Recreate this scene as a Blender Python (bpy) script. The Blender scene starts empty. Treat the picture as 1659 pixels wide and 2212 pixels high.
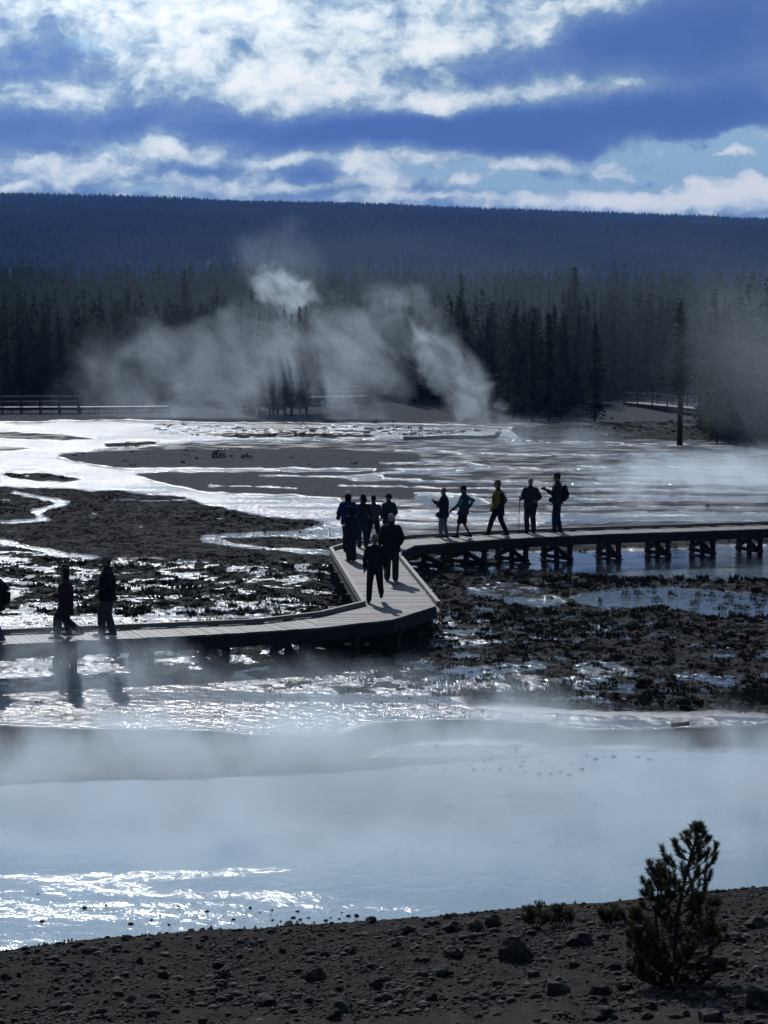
import bpy, bmesh, math, random
import numpy as np
from mathutils import Vector, Matrix, noise as mnoise
random.seed(7)
RNG = np.random.default_rng(11)
R = math.radians
sc = bpy.context.scene
C = sc.collection

# ------------------------------------------------------------------ camera
F, CX, CY, HORIZON, H = 5200.0, 829.5, 1106.0, 710.0, 7.6
TILT = math.atan((CY - HORIZON) / F)
cd = bpy.data.cameras.new("camera"); cam = bpy.data.objects.new("camera", cd); C.objects.link(cam)
cd.sensor_fit = 'VERTICAL'; cd.sensor_height = 24.0; cd.lens = 24.0 * F / 2212.0
cd.clip_start = 0.5; cd.clip_end = 30000
cam.location = (0, 0, H); cam.rotation_euler = (math.pi / 2 - TILT, 0, 0)
sc.camera = cam
# ------------------------------------------------------------------ light
SUN_AZ, SUN_EL = R(-11.0), R(31.0)           # azimuth clockwise from +Y
SUN = Vector((math.sin(SUN_AZ) * math.cos(SUN_EL), math.cos(SUN_AZ) * math.cos(SUN_EL), math.sin(SUN_EL)))
sd = bpy.data.lights.new("sun", 'SUN'); sd.energy = 3.8; sd.angle = R(0.53); sd.color = (1.0, 0.99, 0.98)
so = bpy.data.objects.new("sun", sd); C.objects.link(so)
so.rotation_euler = (-SUN).to_track_quat('-Z', 'Y').to_euler(); so.location = SUN * 60
sc.view_settings.view_transform = 'Standard'; sc.view_settings.look = 'None'
sc.view_settings.exposure = 0.0; sc.view_settings.gamma = 1.0
cy = sc.cycles
cy.use_adaptive_sampling = True; cy.adaptive_threshold = 0.02
cy.use_denoising = True
try: cy.denoiser = 'OPENIMAGEDENOISE'; cy.denoising_input_passes = 'RGB_ALBEDO_NORMAL'
except Exception: pass
cy.max_bounces = 5; cy.diffuse_bounces = 2; cy.glossy_bounces = 3; cy.transmission_bounces = 2
cy.transparent_max_bounces = 16; cy.volume_bounces = 0
cy.volume_step_rate = 1.0; cy.volume_max_steps = 96
cy.sample_clamp_indirect = 4.0; cy.caustics_reflective = False; cy.caustics_refractive = False

# ------------------------------------------------------------------ node helpers
class NT:
    def __init__(s, tree):
        s.t = tree; s.t.nodes.clear()
    def n(s, typ, **kw):
        nd = s.t.nodes.new(typ)
        for k, v in kw.items():
            if k == 'ins':
                for i, val in v.items():
                    if val is None: continue
                    if hasattr(val, 'is_output') or hasattr(val, 'links'): s.t.links.new(val, nd.inputs[i])
                    else: nd.inputs[i].default_value = val
            else: setattr(nd, k, v)
        return nd
    def math(s, op, a, b=None, c=None, clamp=False):
        return s.n('ShaderNodeMath', operation=op, use_clamp=clamp, ins={0: a, 1: b, 2: c}).outputs[0]
    def vmath(s, op, a, b=None, c=None, out=0):
        return s.n('ShaderNodeVectorMath', operation=op, ins={0: a, 1: b, 2: c}).outputs[out]
    def mix(s, f, a, b):
        nd = s.n('ShaderNodeMix', data_type='RGBA', ins={0: f, 6: a, 7: b}); return nd.outputs[2]
    def mixf(s, f, a, b):
        nd = s.n('ShaderNodeMix', data_type='FLOAT', ins={0: f, 2: a, 3: b}); return nd.outputs[0]
    def ss(s, x, lo, hi, a=0.0, b=1.0):
        nd = s.n('ShaderNodeMapRange', interpolation_type='SMOOTHSTEP', ins={0: x, 1: lo, 2: hi, 3: a, 4: b}); return nd.outputs[0]
    def lin(s, x, lo, hi, a=0.0, b=1.0):
        nd = s.n('ShaderNodeMapRange', ins={0: x, 1: lo, 2: hi, 3: a, 4: b}); return nd.outputs[0]
    def noise(s, vec, scale, detail=3, rough=.5, dist=0., dims='3D', w=None, out=0):
        nd = s.n('ShaderNodeTexNoise', noise_dimensions=dims, ins={'Vector': vec, 'Scale': scale, 'Detail': detail, 'Roughness': rough, 'Distortion': dist})
        if w is not None: nd.inputs['W'].default_value = w
        return nd.outputs[out]
    def ramp(s, x, stops):
        nd = s.n('ShaderNodeValToRGB', ins={0: x}); e = nd.color_ramp.elements
        while len(e) < len(stops): e.new(0.5)
        for i, (p, c) in enumerate(stops): e[i].position = p; e[i].color = (*c, 1) if len(c) == 3 else c
        return nd.outputs[0]
def srgb(r, g, b):
    f = lambda c: (c / 255 / 12.92) if c / 255 <= .04045 else ((c / 255 + .055) / 1.055) ** 2.4
    return (f(r), f(g), f(b))
def new_mat(name):
    m = bpy.data.materials.new(name); m.use_nodes = True
    return m, NT(m.node_tree)
def simple_mat(name, col, rough=.8, var=.25, scale=8., spec=.3, bump=0., bscale=40.):
    m, k = new_mat(name)
    tc = k.n('ShaderNodeTexCoord').outputs['Object']
    nz = k.noise(tc, scale, 4, .6)
    c1 = tuple(x * (1 - var) for x in col) + (1,); c2 = tuple(min(1, x * (1 + var)) for x in col) + (1,)
    c = k.mix(nz, c1, c2)
    b = k.n('ShaderNodeBsdfPrincipled', ins={'Base Color': c, 'Roughness': rough, 'Specular IOR Level': spec})
    if bump:
        bn = k.n('ShaderNodeBump', ins={'Strength': 1.0, 'Distance': bump, 'Height': k.noise(tc, bscale, 4, .6)})
        k.t.links.new(bn.outputs[0], b.inputs['Normal'])
    o = k.n('ShaderNodeOutputMaterial', ins={0: b.outputs[0]})
    return m

# ------------------------------------------------------------------ world
w = bpy.data.worlds.new("World"); sc.world = w; w.use_nodes = True
k = NT(w.node_tree)
sky = k.n('ShaderNodeTexSky', sky_type='NISHITA', sun_disc=False, sun_elevation=SUN_EL, sun_rotation=SUN_AZ, altitude=2300, air_density=1.0, dust_density=0.6, ozone_density=1.5)
gen = k.n('ShaderNodeTexCoord').outputs['Generated']
sep = k.n('ShaderNodeSeparateXYZ', ins={0: gen})
X, Y, Z = sep.outputs
az = k.math('ARCTAN2', X, Y); el = k.math('ARCSINE', Z)
U = k.math('MULTIPLY_ADD', az, 52.0, 8.295)        # hundreds of units: direction measured as azimuth / elevation
V = k.math('MULTIPLY_ADD', el, -52.0, 7.10)
UV = k.n('ShaderNodeCombineXYZ', ins={0: U, 1: V, 2: 0.0}).outputs[0]
# domain warp
wn = k.noise(UV, 0.55, 5, .6, 0, out=1)
wv = k.vmath('SUBTRACT', wn, (0.5, 0.5, 0.5))
UVw = k.vmath('MULTIPLY_ADD', wv, (1.1, .8, 0.0), UV)
def blobs(lst, vec):
    acc = None
    for cx, cyy, rx, ry, a in lst:
        d = k.vmath('MULTIPLY_ADD', vec, (100 / rx, 100 / ry, 0), (-cx / rx, -cyy / ry, 0))
        q = k.vmath('DOT_PRODUCT', d, d, out=1)
        e = k.math('POWER', 0.3679, q)
        acc = k.math('MULTIPLY_ADD', e, a, acc if acc is not None else 0.0)
    return acc
CLOUD = [  # (x, y, rx, ry, amount): + bright sunlit cloud, - shaded blue cloud
    (60,10,260,60,.55),(330,60,330,90,.55),(620,60,300,110,.5),(860,110,170,80,.55),(560,190,130,70,.85),(590,262,35,28,.6),
    (330,160,180,80,.4),(200,235,120,45,.5),(80,225,70,35,.25),(700,200,160,40,.6),(900,238,140,22,.95),(1010,228,110,20,.6),(1180,212,160,20,.7),(1330,195,110,20,.6),(1350,160,50,30,.35),
    (1250,22,140,26,.9),(1160,75,50,40,.8),(1400,5,60,15,.4),(1040,50,120,60,.35),(970,110,60,30,.5),
    (60,362,110,26,.75),(200,352,70,28,.6),(165,398,55,18,.9),(275,378,30,12,.6),(40,412,40,8,.8),
    (370,305,70,30,.9),(350,345,60,28,.7),(450,325,80,25,.45),(540,350,150,12,.8),(640,340,70,10,.7),(440,405,120,18,.6),(640,405,90,10,.7),(330,398,60,20,.3),
    (770,375,60,35,.9),(830,405,70,18,.8),(860,350,110,22,.7),(960,350,60,16,.5),(1005,402,60,14,.9),
    (1150,362,75,18,1.0),(1210,378,40,16,.6),(1300,365,45,30,.9),(1380,330,60,18,.9),(1350,385,45,14,.6),(1565,341,45,10,1.0),(1650,303,40,12,1.),
    (950,430,200,8,.9),(1200,445,220,10,1.0),(1350,432,80,14,.9),(1500,440,150,26,1.2),(1620,420,100,34,1.2),(1500,400,30,14,.6),
    (160,150,100,40,-.8),(40,175,60,14,-.35),(60,135,70,12,-.3),(100,70,90,22,-.45),(540,122,60,22,-1.0),(260,95,60,14,-.35),(690,40,40,35,-.25),
    (60,290,160,45,-.8),(260,270,130,40,-.55),(430,225,110,50,-.6),(350,290,110,26,-.25),
    (640,290,300,38,-.9),(860,290,300,36,-1.0),(1130,285,260,42,-1.1),(1400,260,300,45,-1.0),(1600,240,200,60,-.6),
    (1300,110,160,70,-.9),(1480,90,200,110,-.9),(1600,60,120,110,-.6),(1060,160,110,40,-.55),(860,170,80,22,-.3),
    (1180,330,140,22,-.8),(1270,350,45,22,-.7),(1155,388,30,8,-.6),(680,375,75,24,-1.0),(440,375,70,14,-.7),(480,350,30,10,-.3),(700,420,90,10,-.45),
    (130,330,60,8,-.4)]
SKYB = [(1500,370,230,60,1.3),(1050,385,130,30,.8),(1659,350,200,80,.6),(250,335,70,14,.7),(40,390,90,12,.5),(1150,412,150,14,.8),(230,110,110,22,.7),(350,130,40,20,.4),(60,130,70,12,.4),(520,10,60,10,.6),(90,15,50,14,.5),(950,5,50,10,.4),(330,420,120,12,.7),(900,375,60,20,.6)]
B = blobs(CLOUD, UVw); S = blobs(SKYB, UVw)
# clouds outside the photographed part of the sky: loose broken cover, brighter round the sun
n1 = k.noise(k.vmath('MULTIPLY', UVw, (1.0, 1.6, 1.0)), 0.9, 10, .60, .0)
n2 = k.noise(k.vmath('MULTIPLY', UVw, (1.0, 1.5, 1.0)), 0.28, 3, .5)
UVs = k.vmath('ADD', k.vmath('MULTIPLY', UVw, (1.0, 1.35, 1.0)), (3.1, 7.7, 0))
m1 = k.noise(UVs, 2.0, 9, .61, 0.); m2 = k.noise(k.vmath('ADD', UVs, (-.05, -.10, 0)), 2.0, 5, .56, 0.)
amp = k.ss(B, -.75, .15, .30, 1.0)
relief = k.math('SUBTRACT', m2, m1)
nn = k.math('SUBTRACT', n1, 0.5); nl = k.math('SUBTRACT', n2, 0.5)
Bn = k.math('MULTIPLY_ADD', k.math('MULTIPLY', nn, amp), 2.6, B); Bn = k.math('MULTIPLY_ADD', nl, 0.6, Bn); Bn = k.math('MULTIPLY_ADD', k.math('MULTIPLY', k.math('SUBTRACT', m1, .5), amp), 2.2, Bn)
soft = k.ss(Bn, -.5, .15)
Bs = k.math('ADD', Bn, k.math('MULTIPLY', k.math('MULTIPLY', relief, soft), 2.4))
ccol = k.ramp(k.lin(Bs, -1.4, 1.8), [(0.0, srgb(74,104,166)), (.16, srgb(86,116,174)), (.30, srgb(104,133,180)), (.43, srgb(130,156,186)), (.55, srgb(172,193,208)), (.67, srgb(212,225,231)), (.8, srgb(238,243,242)), (1.0, srgb(251,251,247))])
Sn = k.math('MULTIPLY_ADD', nn, 1.0, S)
sfac = k.ss(Sn, .15, .85)
keep = k.ss(k.math('ABSOLUTE', k.math('ADD', Bn, -.0)), .2, .75)
sfac = k.math('MULTIPLY', sfac, k.math('SUBTRACT', 1.0, keep))
elf = k.lin(el, 0.0, 0.14)
skyc = k.mix(elf, (*srgb(160,190,196), 1), (*srgb(150,190,222), 1))
ccol = k.mix(sfac, ccol, skyc)
# brightness around the sun and dimming away from it
sdot = k.vmath('DOT_PRODUCT', k.vmath('NORMALIZE', gen), tuple(SUN), out=1)
ang = k.math('ARCCOSINE', sdot)
glow = k.ss(ang, R(4), R(31), 2.2, 0.0)
cb = k.ss(ang, R(34), R(75), 1.0, 0.16)
strength = k.math('ADD', cb, glow)
bgc = k.n('ShaderNodeBackground', ins={0: ccol, 1: strength})
bgs = k.n('ShaderNodeBackground', ins={0: sky.outputs[0], 1: 0.06})
# clear Nishita sky away from the photographed sector, where cloud cover thins out
ncov = k.noise(gen, 2.2, 5, .6)
side = k.ss(ang, R(34), R(70), 0.0, 1.0)
cover = k.math('SUBTRACT', 1.0, k.math('MULTIPLY', side, k.ss(ncov, .42, .62)))
ms = k.n('ShaderNodeMixShader', ins={0: cover, 1: bgs.outputs[0], 2: bgc.outputs[0]})
k.n('ShaderNodeOutputWorld', ins={0: ms.outputs[0]})
w.cycles.sampling_method = 'MANUAL'; w.cycles.sample_map_resolution = 512

# ------------------------------------------------------------------ object helpers
def tag(o, label=None, cat=None, group=None, kind=None):
    if label: o['label'] = label
    if cat: o['category'] = cat
    if group: o['group'] = group
    if kind: o['kind'] = kind
    return o
def empty(name, loc=(0, 0, 0), rz=0.):
    o = bpy.data.objects.new(name, None); C.objects.link(o); o.location = loc; o.rotation_euler = (0, 0, rz)
    o.empty_display_size = .2
    return o
def ray(px, py):
    x = (px - CX) / F; y = -(py - CY) / F
    c, s = math.cos(TILT), math.sin(TILT)
    return Vector((x, c + y * s, -s + y * c))
def at(px, py, z=0.):
    d = ray(px, py); t = (z - H) / d.z
    return Vector((d.x * t, d.y * t, z))
def at_d(px, py, yd):
    d = ray(px, py); t = yd / d.y
    return Vector((d.x * t, yd, H + d.z * t))
def project(x, y, z):
    c, s = math.cos(TILT), math.sin(TILT)
    zz = z - H
    dep = y * c - zz * s; up = y * s + zz * c
    return CX + F * x / dep, CY - F * up / dep
def mesh_obj(name, verts, faces, mat, parent=None, smooth=False, mats=None, mi=None):
    me = bpy.data.meshes.new(name)
    if isinstance(verts, np.ndarray):
        fs = faces; nv = len(verts); nf = len(fs); kk = fs.shape[1]
        me.vertices.add(nv); me.vertices.foreach_set('co', verts.astype(np.float32).ravel())
        me.loops.add(nf * kk); me.loops.foreach_set('vertex_index', fs.astype(np.int32).ravel())
        me.polygons.add(nf); me.polygons.foreach_set('loop_start', np.arange(0, nf * kk, kk, dtype=np.int32))
        me.update(calc_edges=True)
    else:
        me.from_pydata([tuple(v) for v in verts], [], faces); me.update()
    for m in (mats or [mat]): me.materials.append(m)
    if mi is not None: me.polygons.foreach_set('material_index', np.asarray(mi, dtype=np.int32))
    if smooth: me.polygons.foreach_set('use_smooth', np.ones(len(me.polygons), dtype=bool))
    me.validate(); 
    o = bpy.data.objects.new(name, me); C.objects.link(o)
    if parent: o.parent = parent
    return o
class MB:
    def __init__(s): s.v = []; s.f = []
    def add(s, vs, fs):
        b = len(s.v); s.v += [tuple(x) for x in vs]; s.f += [tuple(i + b for i in f) for f in fs]
    def prism(s, poly, z0, z1):
        n = len(poly)
        vs = [(p[0], p[1], z0 if not hasattr(z0, '__len__') else z0[i]) for i, p in enumerate(poly)] + [(p[0], p[1], z1) for p in poly]
        a = sum(poly[i][0] * poly[(i + 1) % n][1] - poly[(i + 1) % n][0] * poly[i][1] for i in range(n))
        idx = list(range(n))
        fs = [tuple(reversed(idx)), tuple(i + n for i in idx)] + [(i, (i + 1) % n, (i + 1) % n + n, i + n) for i in idx]
        if a < 0: fs = [tuple(reversed(f)) for f in fs]
        s.add(vs, fs)
    def beam(s, a, b, wdt, hgt, up=(0, 0, 1)):
        a = Vector(a); b = Vector(b); d = (b - a).normalized(); u = Vector(up)
        side = d.cross(u)
        if side.length < 1e-4: side = Vector((1, 0, 0))
        side.normalize(); u = side.cross(d).normalized()
        vs = []
        for p in (a, b):
            for sx, sy in ((-1, -1), (1, -1), (1, 1), (-1, 1)):
                vs.append(p + side * sx * wdt / 2 + u * sy * hgt / 2)
        s.add(vs, [(3, 2, 1, 0), (4, 5, 6, 7), (0, 1, 5, 4), (1, 2, 6, 5), (2, 3, 7, 6), (3, 0, 4, 7)])
    def tube(s, pts, rad, n=8, cap=True):
        pts = [Vector(p) for p in pts]; m = len(pts)
        if not hasattr(rad, '__len__'): rad = [rad] * m
        vs = []; D_ = (pts[-1] - pts[0]).normalized()
        ref = Vector((1, 0, 0)) if abs(D_.x) < .8 else Vector((0, 1, 0))
        for i, p in enumerate(pts):
            d = (pts[min(i + 1, m - 1)] - pts[max(i - 1, 0)]).normalized()
            ax = ref - d * ref.dot(d)
            if ax.length < .05: ax = Vector((0, 0, 1)) - d * d.z
            ax.normalize(); ay = d.cross(ax)
            r = rad[i]; rx, ry = (r if hasattr(r, '__len__') else (r, r))
            for j in range(n):
                t = 2 * math.pi * j / n
                vs.append(p + ax * (rx * math.cos(t)) + ay * (ry * math.sin(t)))
        fs = []
        for i in range(m - 1):
            for j in range(n):
                fs.append((i * n + j, i * n + (j + 1) % n, (i + 1) * n + (j + 1) % n, (i + 1) * n + j))
        if cap: fs += [tuple(reversed(range(n))), tuple((m - 1) * n + j for j in range(n))]
        s.add(vs, fs)
    def build(s, name, mat, parent=None, smooth=False):
        return mesh_obj(name, s.v, s.f, mat, parent, smooth)

# ------------------------------------------------------------------ numpy noise
def vnoise(x, y, seed=0):
    xi = np.floor(x).astype(np.int64); yi = np.floor(y).astype(np.int64)
    xf = x - xi; yf = y - yi
    u = xf * xf * xf * (xf * (xf * 6 - 15) + 10); v = yf * yf * yf * (yf * (yf * 6 - 15) + 10)
    def h(a, b):
        n = (a * 374761393 + b * 668265263 + seed * 982451653) & 0x7fffffff
        n = ((n ^ (n >> 13)) * 1274126177) & 0x7fffffff
        n = n ^ (n >> 16)
        return (n & 0xffff) / 32767.5 - 1.0
    return (h(xi, yi) * (1 - u) + h(xi + 1, yi) * u) * (1 - v) + (h(xi, yi + 1) * (1 - u) + h(xi + 1, yi + 1) * u) * v
def fbm(x, y, octv=4, seed=0, gain=.5):
    a = 1.; t = 0.; s = 0.
    for i in range(octv):
        t = t + a * vnoise(x * 2 ** i + 13.7 * i, y * 2 ** i - 7.1 * i, seed + i); s += a; a *= gain
    return t / s

# ------------------------------------------------------------------ the map of water, crust and marsh
# regions measured on the flat, stored as a raster over the plain
MX0, MY0, MSX, MSY, MW, MH = -500., 860., 2.5, 1.25, 1080, 1140
gx, gy = np.meshgrid(MX0 + (np.arange(MW) + .5) * MSX, MY0 + (np.arange(MH) + .5) * MSY)
def pip(poly, wob=0.):
    ins = np.zeros(gx.shape, bool); n = len(poly)
    for i in range(n):
        x1, y1 = poly[i]; x2, y2 = poly[(i + 1) % n]
        if y1 == y2: continue
        c = ((y1 > gyw) != (y2 > gyw)); ins ^= c & (gxw < (x2 - x1) * (gyw - y1) / (y2 - y1) + x1)
    return ins
def stroke(pts, wd):
    m = np.zeros(gx.shape, bool)
    for (x1, y1, w1), (x2, y2, w2) in zip([(*p, ww) for p, ww in zip(pts[:-1], [wd] * 99)], [(*p, ww) for p, ww in zip(pts[1:], [wd] * 99)]):
        dx, dy = x2 - x1, (y2 - y1)
        AY = 2.2
        t = np.clip(((gxw - x1) * dx + (gyw - y1) * dy * AY * AY) / (dx * dx + dy * dy * AY * AY + 1e-6), 0, 1)
        m |= ((gxw - x1 - t * dx) ** 2 + ((gyw - y1 - t * dy) * AY) ** 2) < (wd * (1.)) ** 2
    return m
gxw = gx + 14 * fbm(gx / 60, gy / 18, 4, 3); gyw = gy + 3.2 * fbm(gx / 45, gy / 11, 4, 5)
Wm = np.full(gx.shape, .22)      # wetness
Vm = np.zeros(gx.shape)          # tuft density
Km = np.zeros(gx.shape)          # 1 = brown marsh soil, 0 = grey crust
Rm = np.full(gx.shape, .5)       # ripple strength of the water there
def put(m, W=None, Vv=None, K=None, Rr=None):
    if W is not None: Wm[m] = W
    if Vv is not None: Vm[m] = Vv
    if K is not None: Km[m] = K
    if Rr is not None: Rm[m] = Rr
L_, R_ = -520, 2220
put(gy < 912, .0, .05, .3)                                              # far bank
put(pip([(L_,912),(0,911),(300,908),(480,914),(900,916),(1140,925),(1140,948),(700,952),(430,955),(200,975),(114,985),(150,997),(200,1004),(290,1013),(810,1012),(810,1017),(300,1022),(320,1037),(370,1050),(430,1062),(520,1067),(560,1068),(740,1075),(760,1150),(705,1128),(600,1120),(480,1100),(420,1085),(400,1075),(230,1062),(100,1055),(0,1053),(L_,1050)]), .86, 0, 0, 1.0)
put(pip([(330,918),(900,920),(1100,930),(900,942),(520,946),(330,935)]), .62, .30, .6, 1.)
put(pip([(L_,925),(0,930),(150,940),(230,950),(120,953),(0,948),(L_,945)]), .2, .0, .2)
put(pip([(L_,955),(0,962),(90,968),(30,975),(L_,975)]), .25, .0, .2)
put(pip([(0,1022),(100,1024),(178,1038),(130,1043),(20,1034)]), .1, .5, 1)
put(pip([(220,960),(330,955),(335,960),(240,966)]), .1, .5, 1)
put(pip([(450,938),(560,935),(800,938),(800,945),(500,946)]), .3, .3, 1)
put(pip([(114,985),(170,979),(380,973),(700,972),(900,985),(900,1008),(810,1012),(500,1012),(290,1012),(200,1003),(150,995)]), .02, .02, .15)
put(pip([(290,1024),(420,1020),(830,1021),(1000,1040),(1100,1075),(740,1073),(520,1066),(430,1061),(370,1049),(320,1036)]), .02, .0, .1)
put(stroke([(560,1028),(700,1031),(820,1030)], 4), .7)
put(stroke([(450,1050),(560,1052),(640,1055)], 2.5), .7)
# streaks over the open flat (right half)
for pts, wd in [([(1100,952),(1350,962),(1659,960),(R_,965)],3),([(860,975),(1150,985),(1659,985),(R_,990)],3),([(820,1000),(1000,1002),(1050,1010),(860,1022),(740,1030),(900,1040),(1250,1045),(R_,1045)],3.5),
                ([(860,1015),(1000,1018),(1080,1014),(1130,1014),(1400,1016)],3),([(740,1050),(1000,1056),(1659,1062),(R_,1062)],3),([(730,1032),(760,1037),(900,1038)],3.5),([(1100,1082),(1400,1080),(R_,1085)],5),
                ([(900,1068),(1200,1072),(1659,1075),(R_,1078)],4),([(560,1078),(740,1088),(1000,1094)],4),([(1180,1097),(1659,1100),(R_,1104)],5),([(760,1130),(1000,1135),(1300,1128)],5),([(1250,1010),(1659,1015),(R_,1020)],4),([(1300,1035),(1659,1040),(R_,1045)],6)]:
    put(stroke(pts, wd), .95, 0, 0, .9)
put(pip([(740,1100),(900,1104),(1100,1110),(1659,1108),(R_,1110),(R_,1122),(1500,1126),(1200,1128),(960,1124),(740,1122)]), .9, .0, 0, 1.)
put(pip([(900,1072),(960,1068),(1040,1075),(1060,1090),(960,1092),(905,1086)]), .95, .0, 0, .7)
put(pip([(1100,925),(1400,912),(R_,905),(R_,955),(1600,952),(1400,950),(1200,958),(1120,945)]), .12, .35, 1)
for pts, wd in [([(1380,920),(1520,918)],3),([(1250,936),(1380,941)],3),([(1160,945),(1240,944)],3),([(1090,946),(1230,952),(1340,958)],3)]: put(stroke(pts, wd), .95, 0, 0, 1.)
# brown marsh plain
put(pip([(L_,1052),(0,1054),(100,1056),(230,1063),(400,1076),(420,1086),(480,1101),(600,1121),(705,1129),(650,1146),(560,1150),(470,1154),(424,1158),(440,1173),(560,1188),(720,1201),(720,1212),(139,1203),(64,1185),(0,1170),(L_,1160)]), .0, .42, 1)
put(pip([(425,1168),(560,1188),(720,1200),(720,1210),(380,1196),(300,1170),(300,1140),(420,1140)]), .0, .12, .6)
put(pip([(470,1166),(560,1163),(740,1165),(740,1186),(600,1186),(500,1176)]), .0, .3, .8)
put(pip([(40,1056),(240,1063),(400,1076),(400,1085),(250,1082),(100,1072)]), .0, .85, 1)
put(stroke([(250,1078),(330,1082),(400,1080)], 4), .9, .1, .5, 1.)
put(stroke([(35,1065),(94,1079),(124,1084),(146,1088),(99,1101),(74,1106),(99,1123),(50,1128),(-20,1131),(-500,1140)], 11), 1., 0, 0, 1.)
put(stroke([(-500,1150),(0,1170),(64,1185),(139,1200),(200,1204)], 12), 1., 0, 0, 1.)
put(pip([(424,1158),(470,1154),(560,1150),(650,1146),(705,1129),(760,1135),(760,1166),(560,1163),(480,1166),(510,1177),(600,1187),(760,1190),(760,1201),(700,1200),(560,1188),(440,1173)]), 1., .02, 0, .8)
# wet marsh left of and under the boardwalk
put(pip([(L_,1165),(0,1175),(139,1204),(300,1210),(720,1212),(780,1260),(960,1330),(960,1420),(900,1470),(760,1492),(500,1478),(300,1462),(0,1450),(L_,1445)]), .46, .72, 1, 1.)
put(pip([(430,1255),(640,1262),(720,1240),(780,1270),(780,1310),(600,1300),(400,1290)]), .3, .85, 1, 1.)
put(pip([(L_,1340),(0,1330),(300,1330),(520,1328),(620,1335),(300,1358),(0,1368),(L_,1375)]), .8, .3, .6, 1.)
put(stroke([(340,1322),(420,1316),(560,1315),(640,1308)], 9), 1., .02, 0, .7)
put(pip([(L_,1445),(0,1450),(300,1462),(500,1478),(760,1492),(950,1490),(1000,1530),(1250,1545),(R_,1560),(R_,1575),(1230,1570),(1050,1552),(823,1553),(700,1590),(500,1580),(100,1567),(L_,1560)]), .92, .03, .1, .9)
put(pip([(350,1440),(560,1440),(760,1455),(900,1470),(900,1500),(600,1496),(380,1480)]), .5, .35, .7, 1.)
put(pip([(L_,1420),(0,1430),(330,1440),(330,1470),(0,1490),(L_,1480)]), .62, .2, .5, 1.)
for pts, wd in [([(130,1532),(300,1540),(420,1552)],5),([(200,1520),(500,1524),(800,1530)],4),([(-500,1520),(0,1522),(150,1530)],6),([(620,1560),(800,1558)],4)]: put(stroke(pts, wd), .2, 0, .1)
# right marsh
put(pip([(880,1215),(1100,1222),(1290,1245),(R_,1250),(R_,1552),(1659,1541),(1250,1535),(1100,1522),(950,1500),(880,1480),(960,1400),(960,1330),(900,1250)]), .30, .93, 1, .6)
put(pip([(1000,1262),(1120,1258),(1240,1300),(1160,1316),(1040,1290)]), .60, .35, .8, .7)
put(pip([(960,1330),(1060,1340),(1080,1390),(1000,1400),(955,1380)]), .6, .5, .8, .9)
put(pip([(900,1405),(1200,1420),(1380,1450),(1400,1500),(1100,1505),(900,1490)]), .52, .62, .9, .8)
put(pip([(880,1180),(1100,1180),(1659,1170),(R_,1165),(R_,1215),(1659,1222),(1290,1246),(1080,1228),(1000,1235),(880,1230)]), .9, .02, .2, .12)
put(pip([(880,1190),(1080,1196),(1150,1225),(1050,1240),(880,1240)]), .55, .5, .7, .3)
put(pip([(880,1160),(1080,1166),(1300,1163),(1659,1155),(R_,1145),(R_,1172),(1659,1178),(1350,1190),(1100,1193),(880,1192)]), .02, .15, .5)
put(pip([(1280,1246),(1400,1230),(1659,1217),(R_,1205),(R_,1240),(1659,1248),(1450,1252)]), 1., .0, 0, .45)
put(pip([(1400,1250),(R_,1246),(R_,1262),(1400,1262)]), .3, .85, 1, .5)
put(pip([(1230,1288),(1350,1266),(1500,1270),(1659,1283),(R_,1285),(R_,1338),(1659,1334),(1560,1334),(1440,1310),(1260,1312)]), 1., .16, .2, .45)
put(pip([(1540,1180),(R_,1170),(R_,1208),(1659,1216),(1560,1215)]), .97, .0, 0, .5)
put(stroke([(1265,1340),(1300,1360),(1330,1370)], 6), .9, .1, .5, .5); put(stroke([(1400,1370),(1440,1372)], 8), .9, .1, .5, .5)
put(stroke([(1120,1296),(1180,1305)], 8), 1., 0, 0, .5)
put(pip([(200,1395),(520,1385),(760,1375),(900,1400),(900,1440),(700,1448),(480,1432),(250,1430)]), .45, .6, 1, .8)
# mud between marsh and pool
put(pip([(L_,1565),(100,1568),(500,1581),(700,1590),(860,1575),(823,1556),(1000,1552),(1180,1560),(1230,1572),(1659,1560),(R_,1560),(R_,1628),(1659,1625),(1400,1620),(1240,1610),(1100,1640),(823,1658),(700,1668),(400,1682),(150,1688),(0,1695),(L_,1715)]), .10, .0, .35)
put(pip([(1000,1600),(1180,1606),(1130,1625),(900,1640),(780,1640),(860,1612)]), .62, .0, .2, .3)
put(stroke([(285,1620),(350,1614),(395,1609)], 3), .8, 0, 0, 1.)
put(stroke([(1180,1575),(1400,1580),(1650,1572)], 7), .45, .0, .2, .3)
# pool and shore
pool = pip([(L_,1715),(0,1695),(150,1688),(400,1682),(700,1668),(823,1658),(1100,1640),(1240,1622),(1400,1622),(1659,1626),(R_,1628),(R_,1895),(1659,1918),(1300,1955),(1130,1965),(950,1983),(700,2000),(400,2018),(200,2035),(0,2062),(L_,2100)])
put(pool, 1.6, 0, .0, .10)
PoolM = pool.astype(float)
put(gy > np.interp(gx, [L_,0,200,400,700,950,1130,1300,1659,R_], [2100,2062,2035,2018,2000,1983,1965,1955,1918,1895]) + 2 * fbm(gx / 30, gy / 10, 3, 8), -2.0, 0, 2.)
def blur(a, n):
    k1 = np.ones(n) / n
    a = np.apply_along_axis(lambda v: np.convolve(np.pad(v, n // 2, mode='edge'), k1, 'valid'), 0, a)
    return np.apply_along_axis(lambda v: np.convolve(np.pad(v, n // 2, mode='edge'), k1, 'valid'), 1, a)
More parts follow.
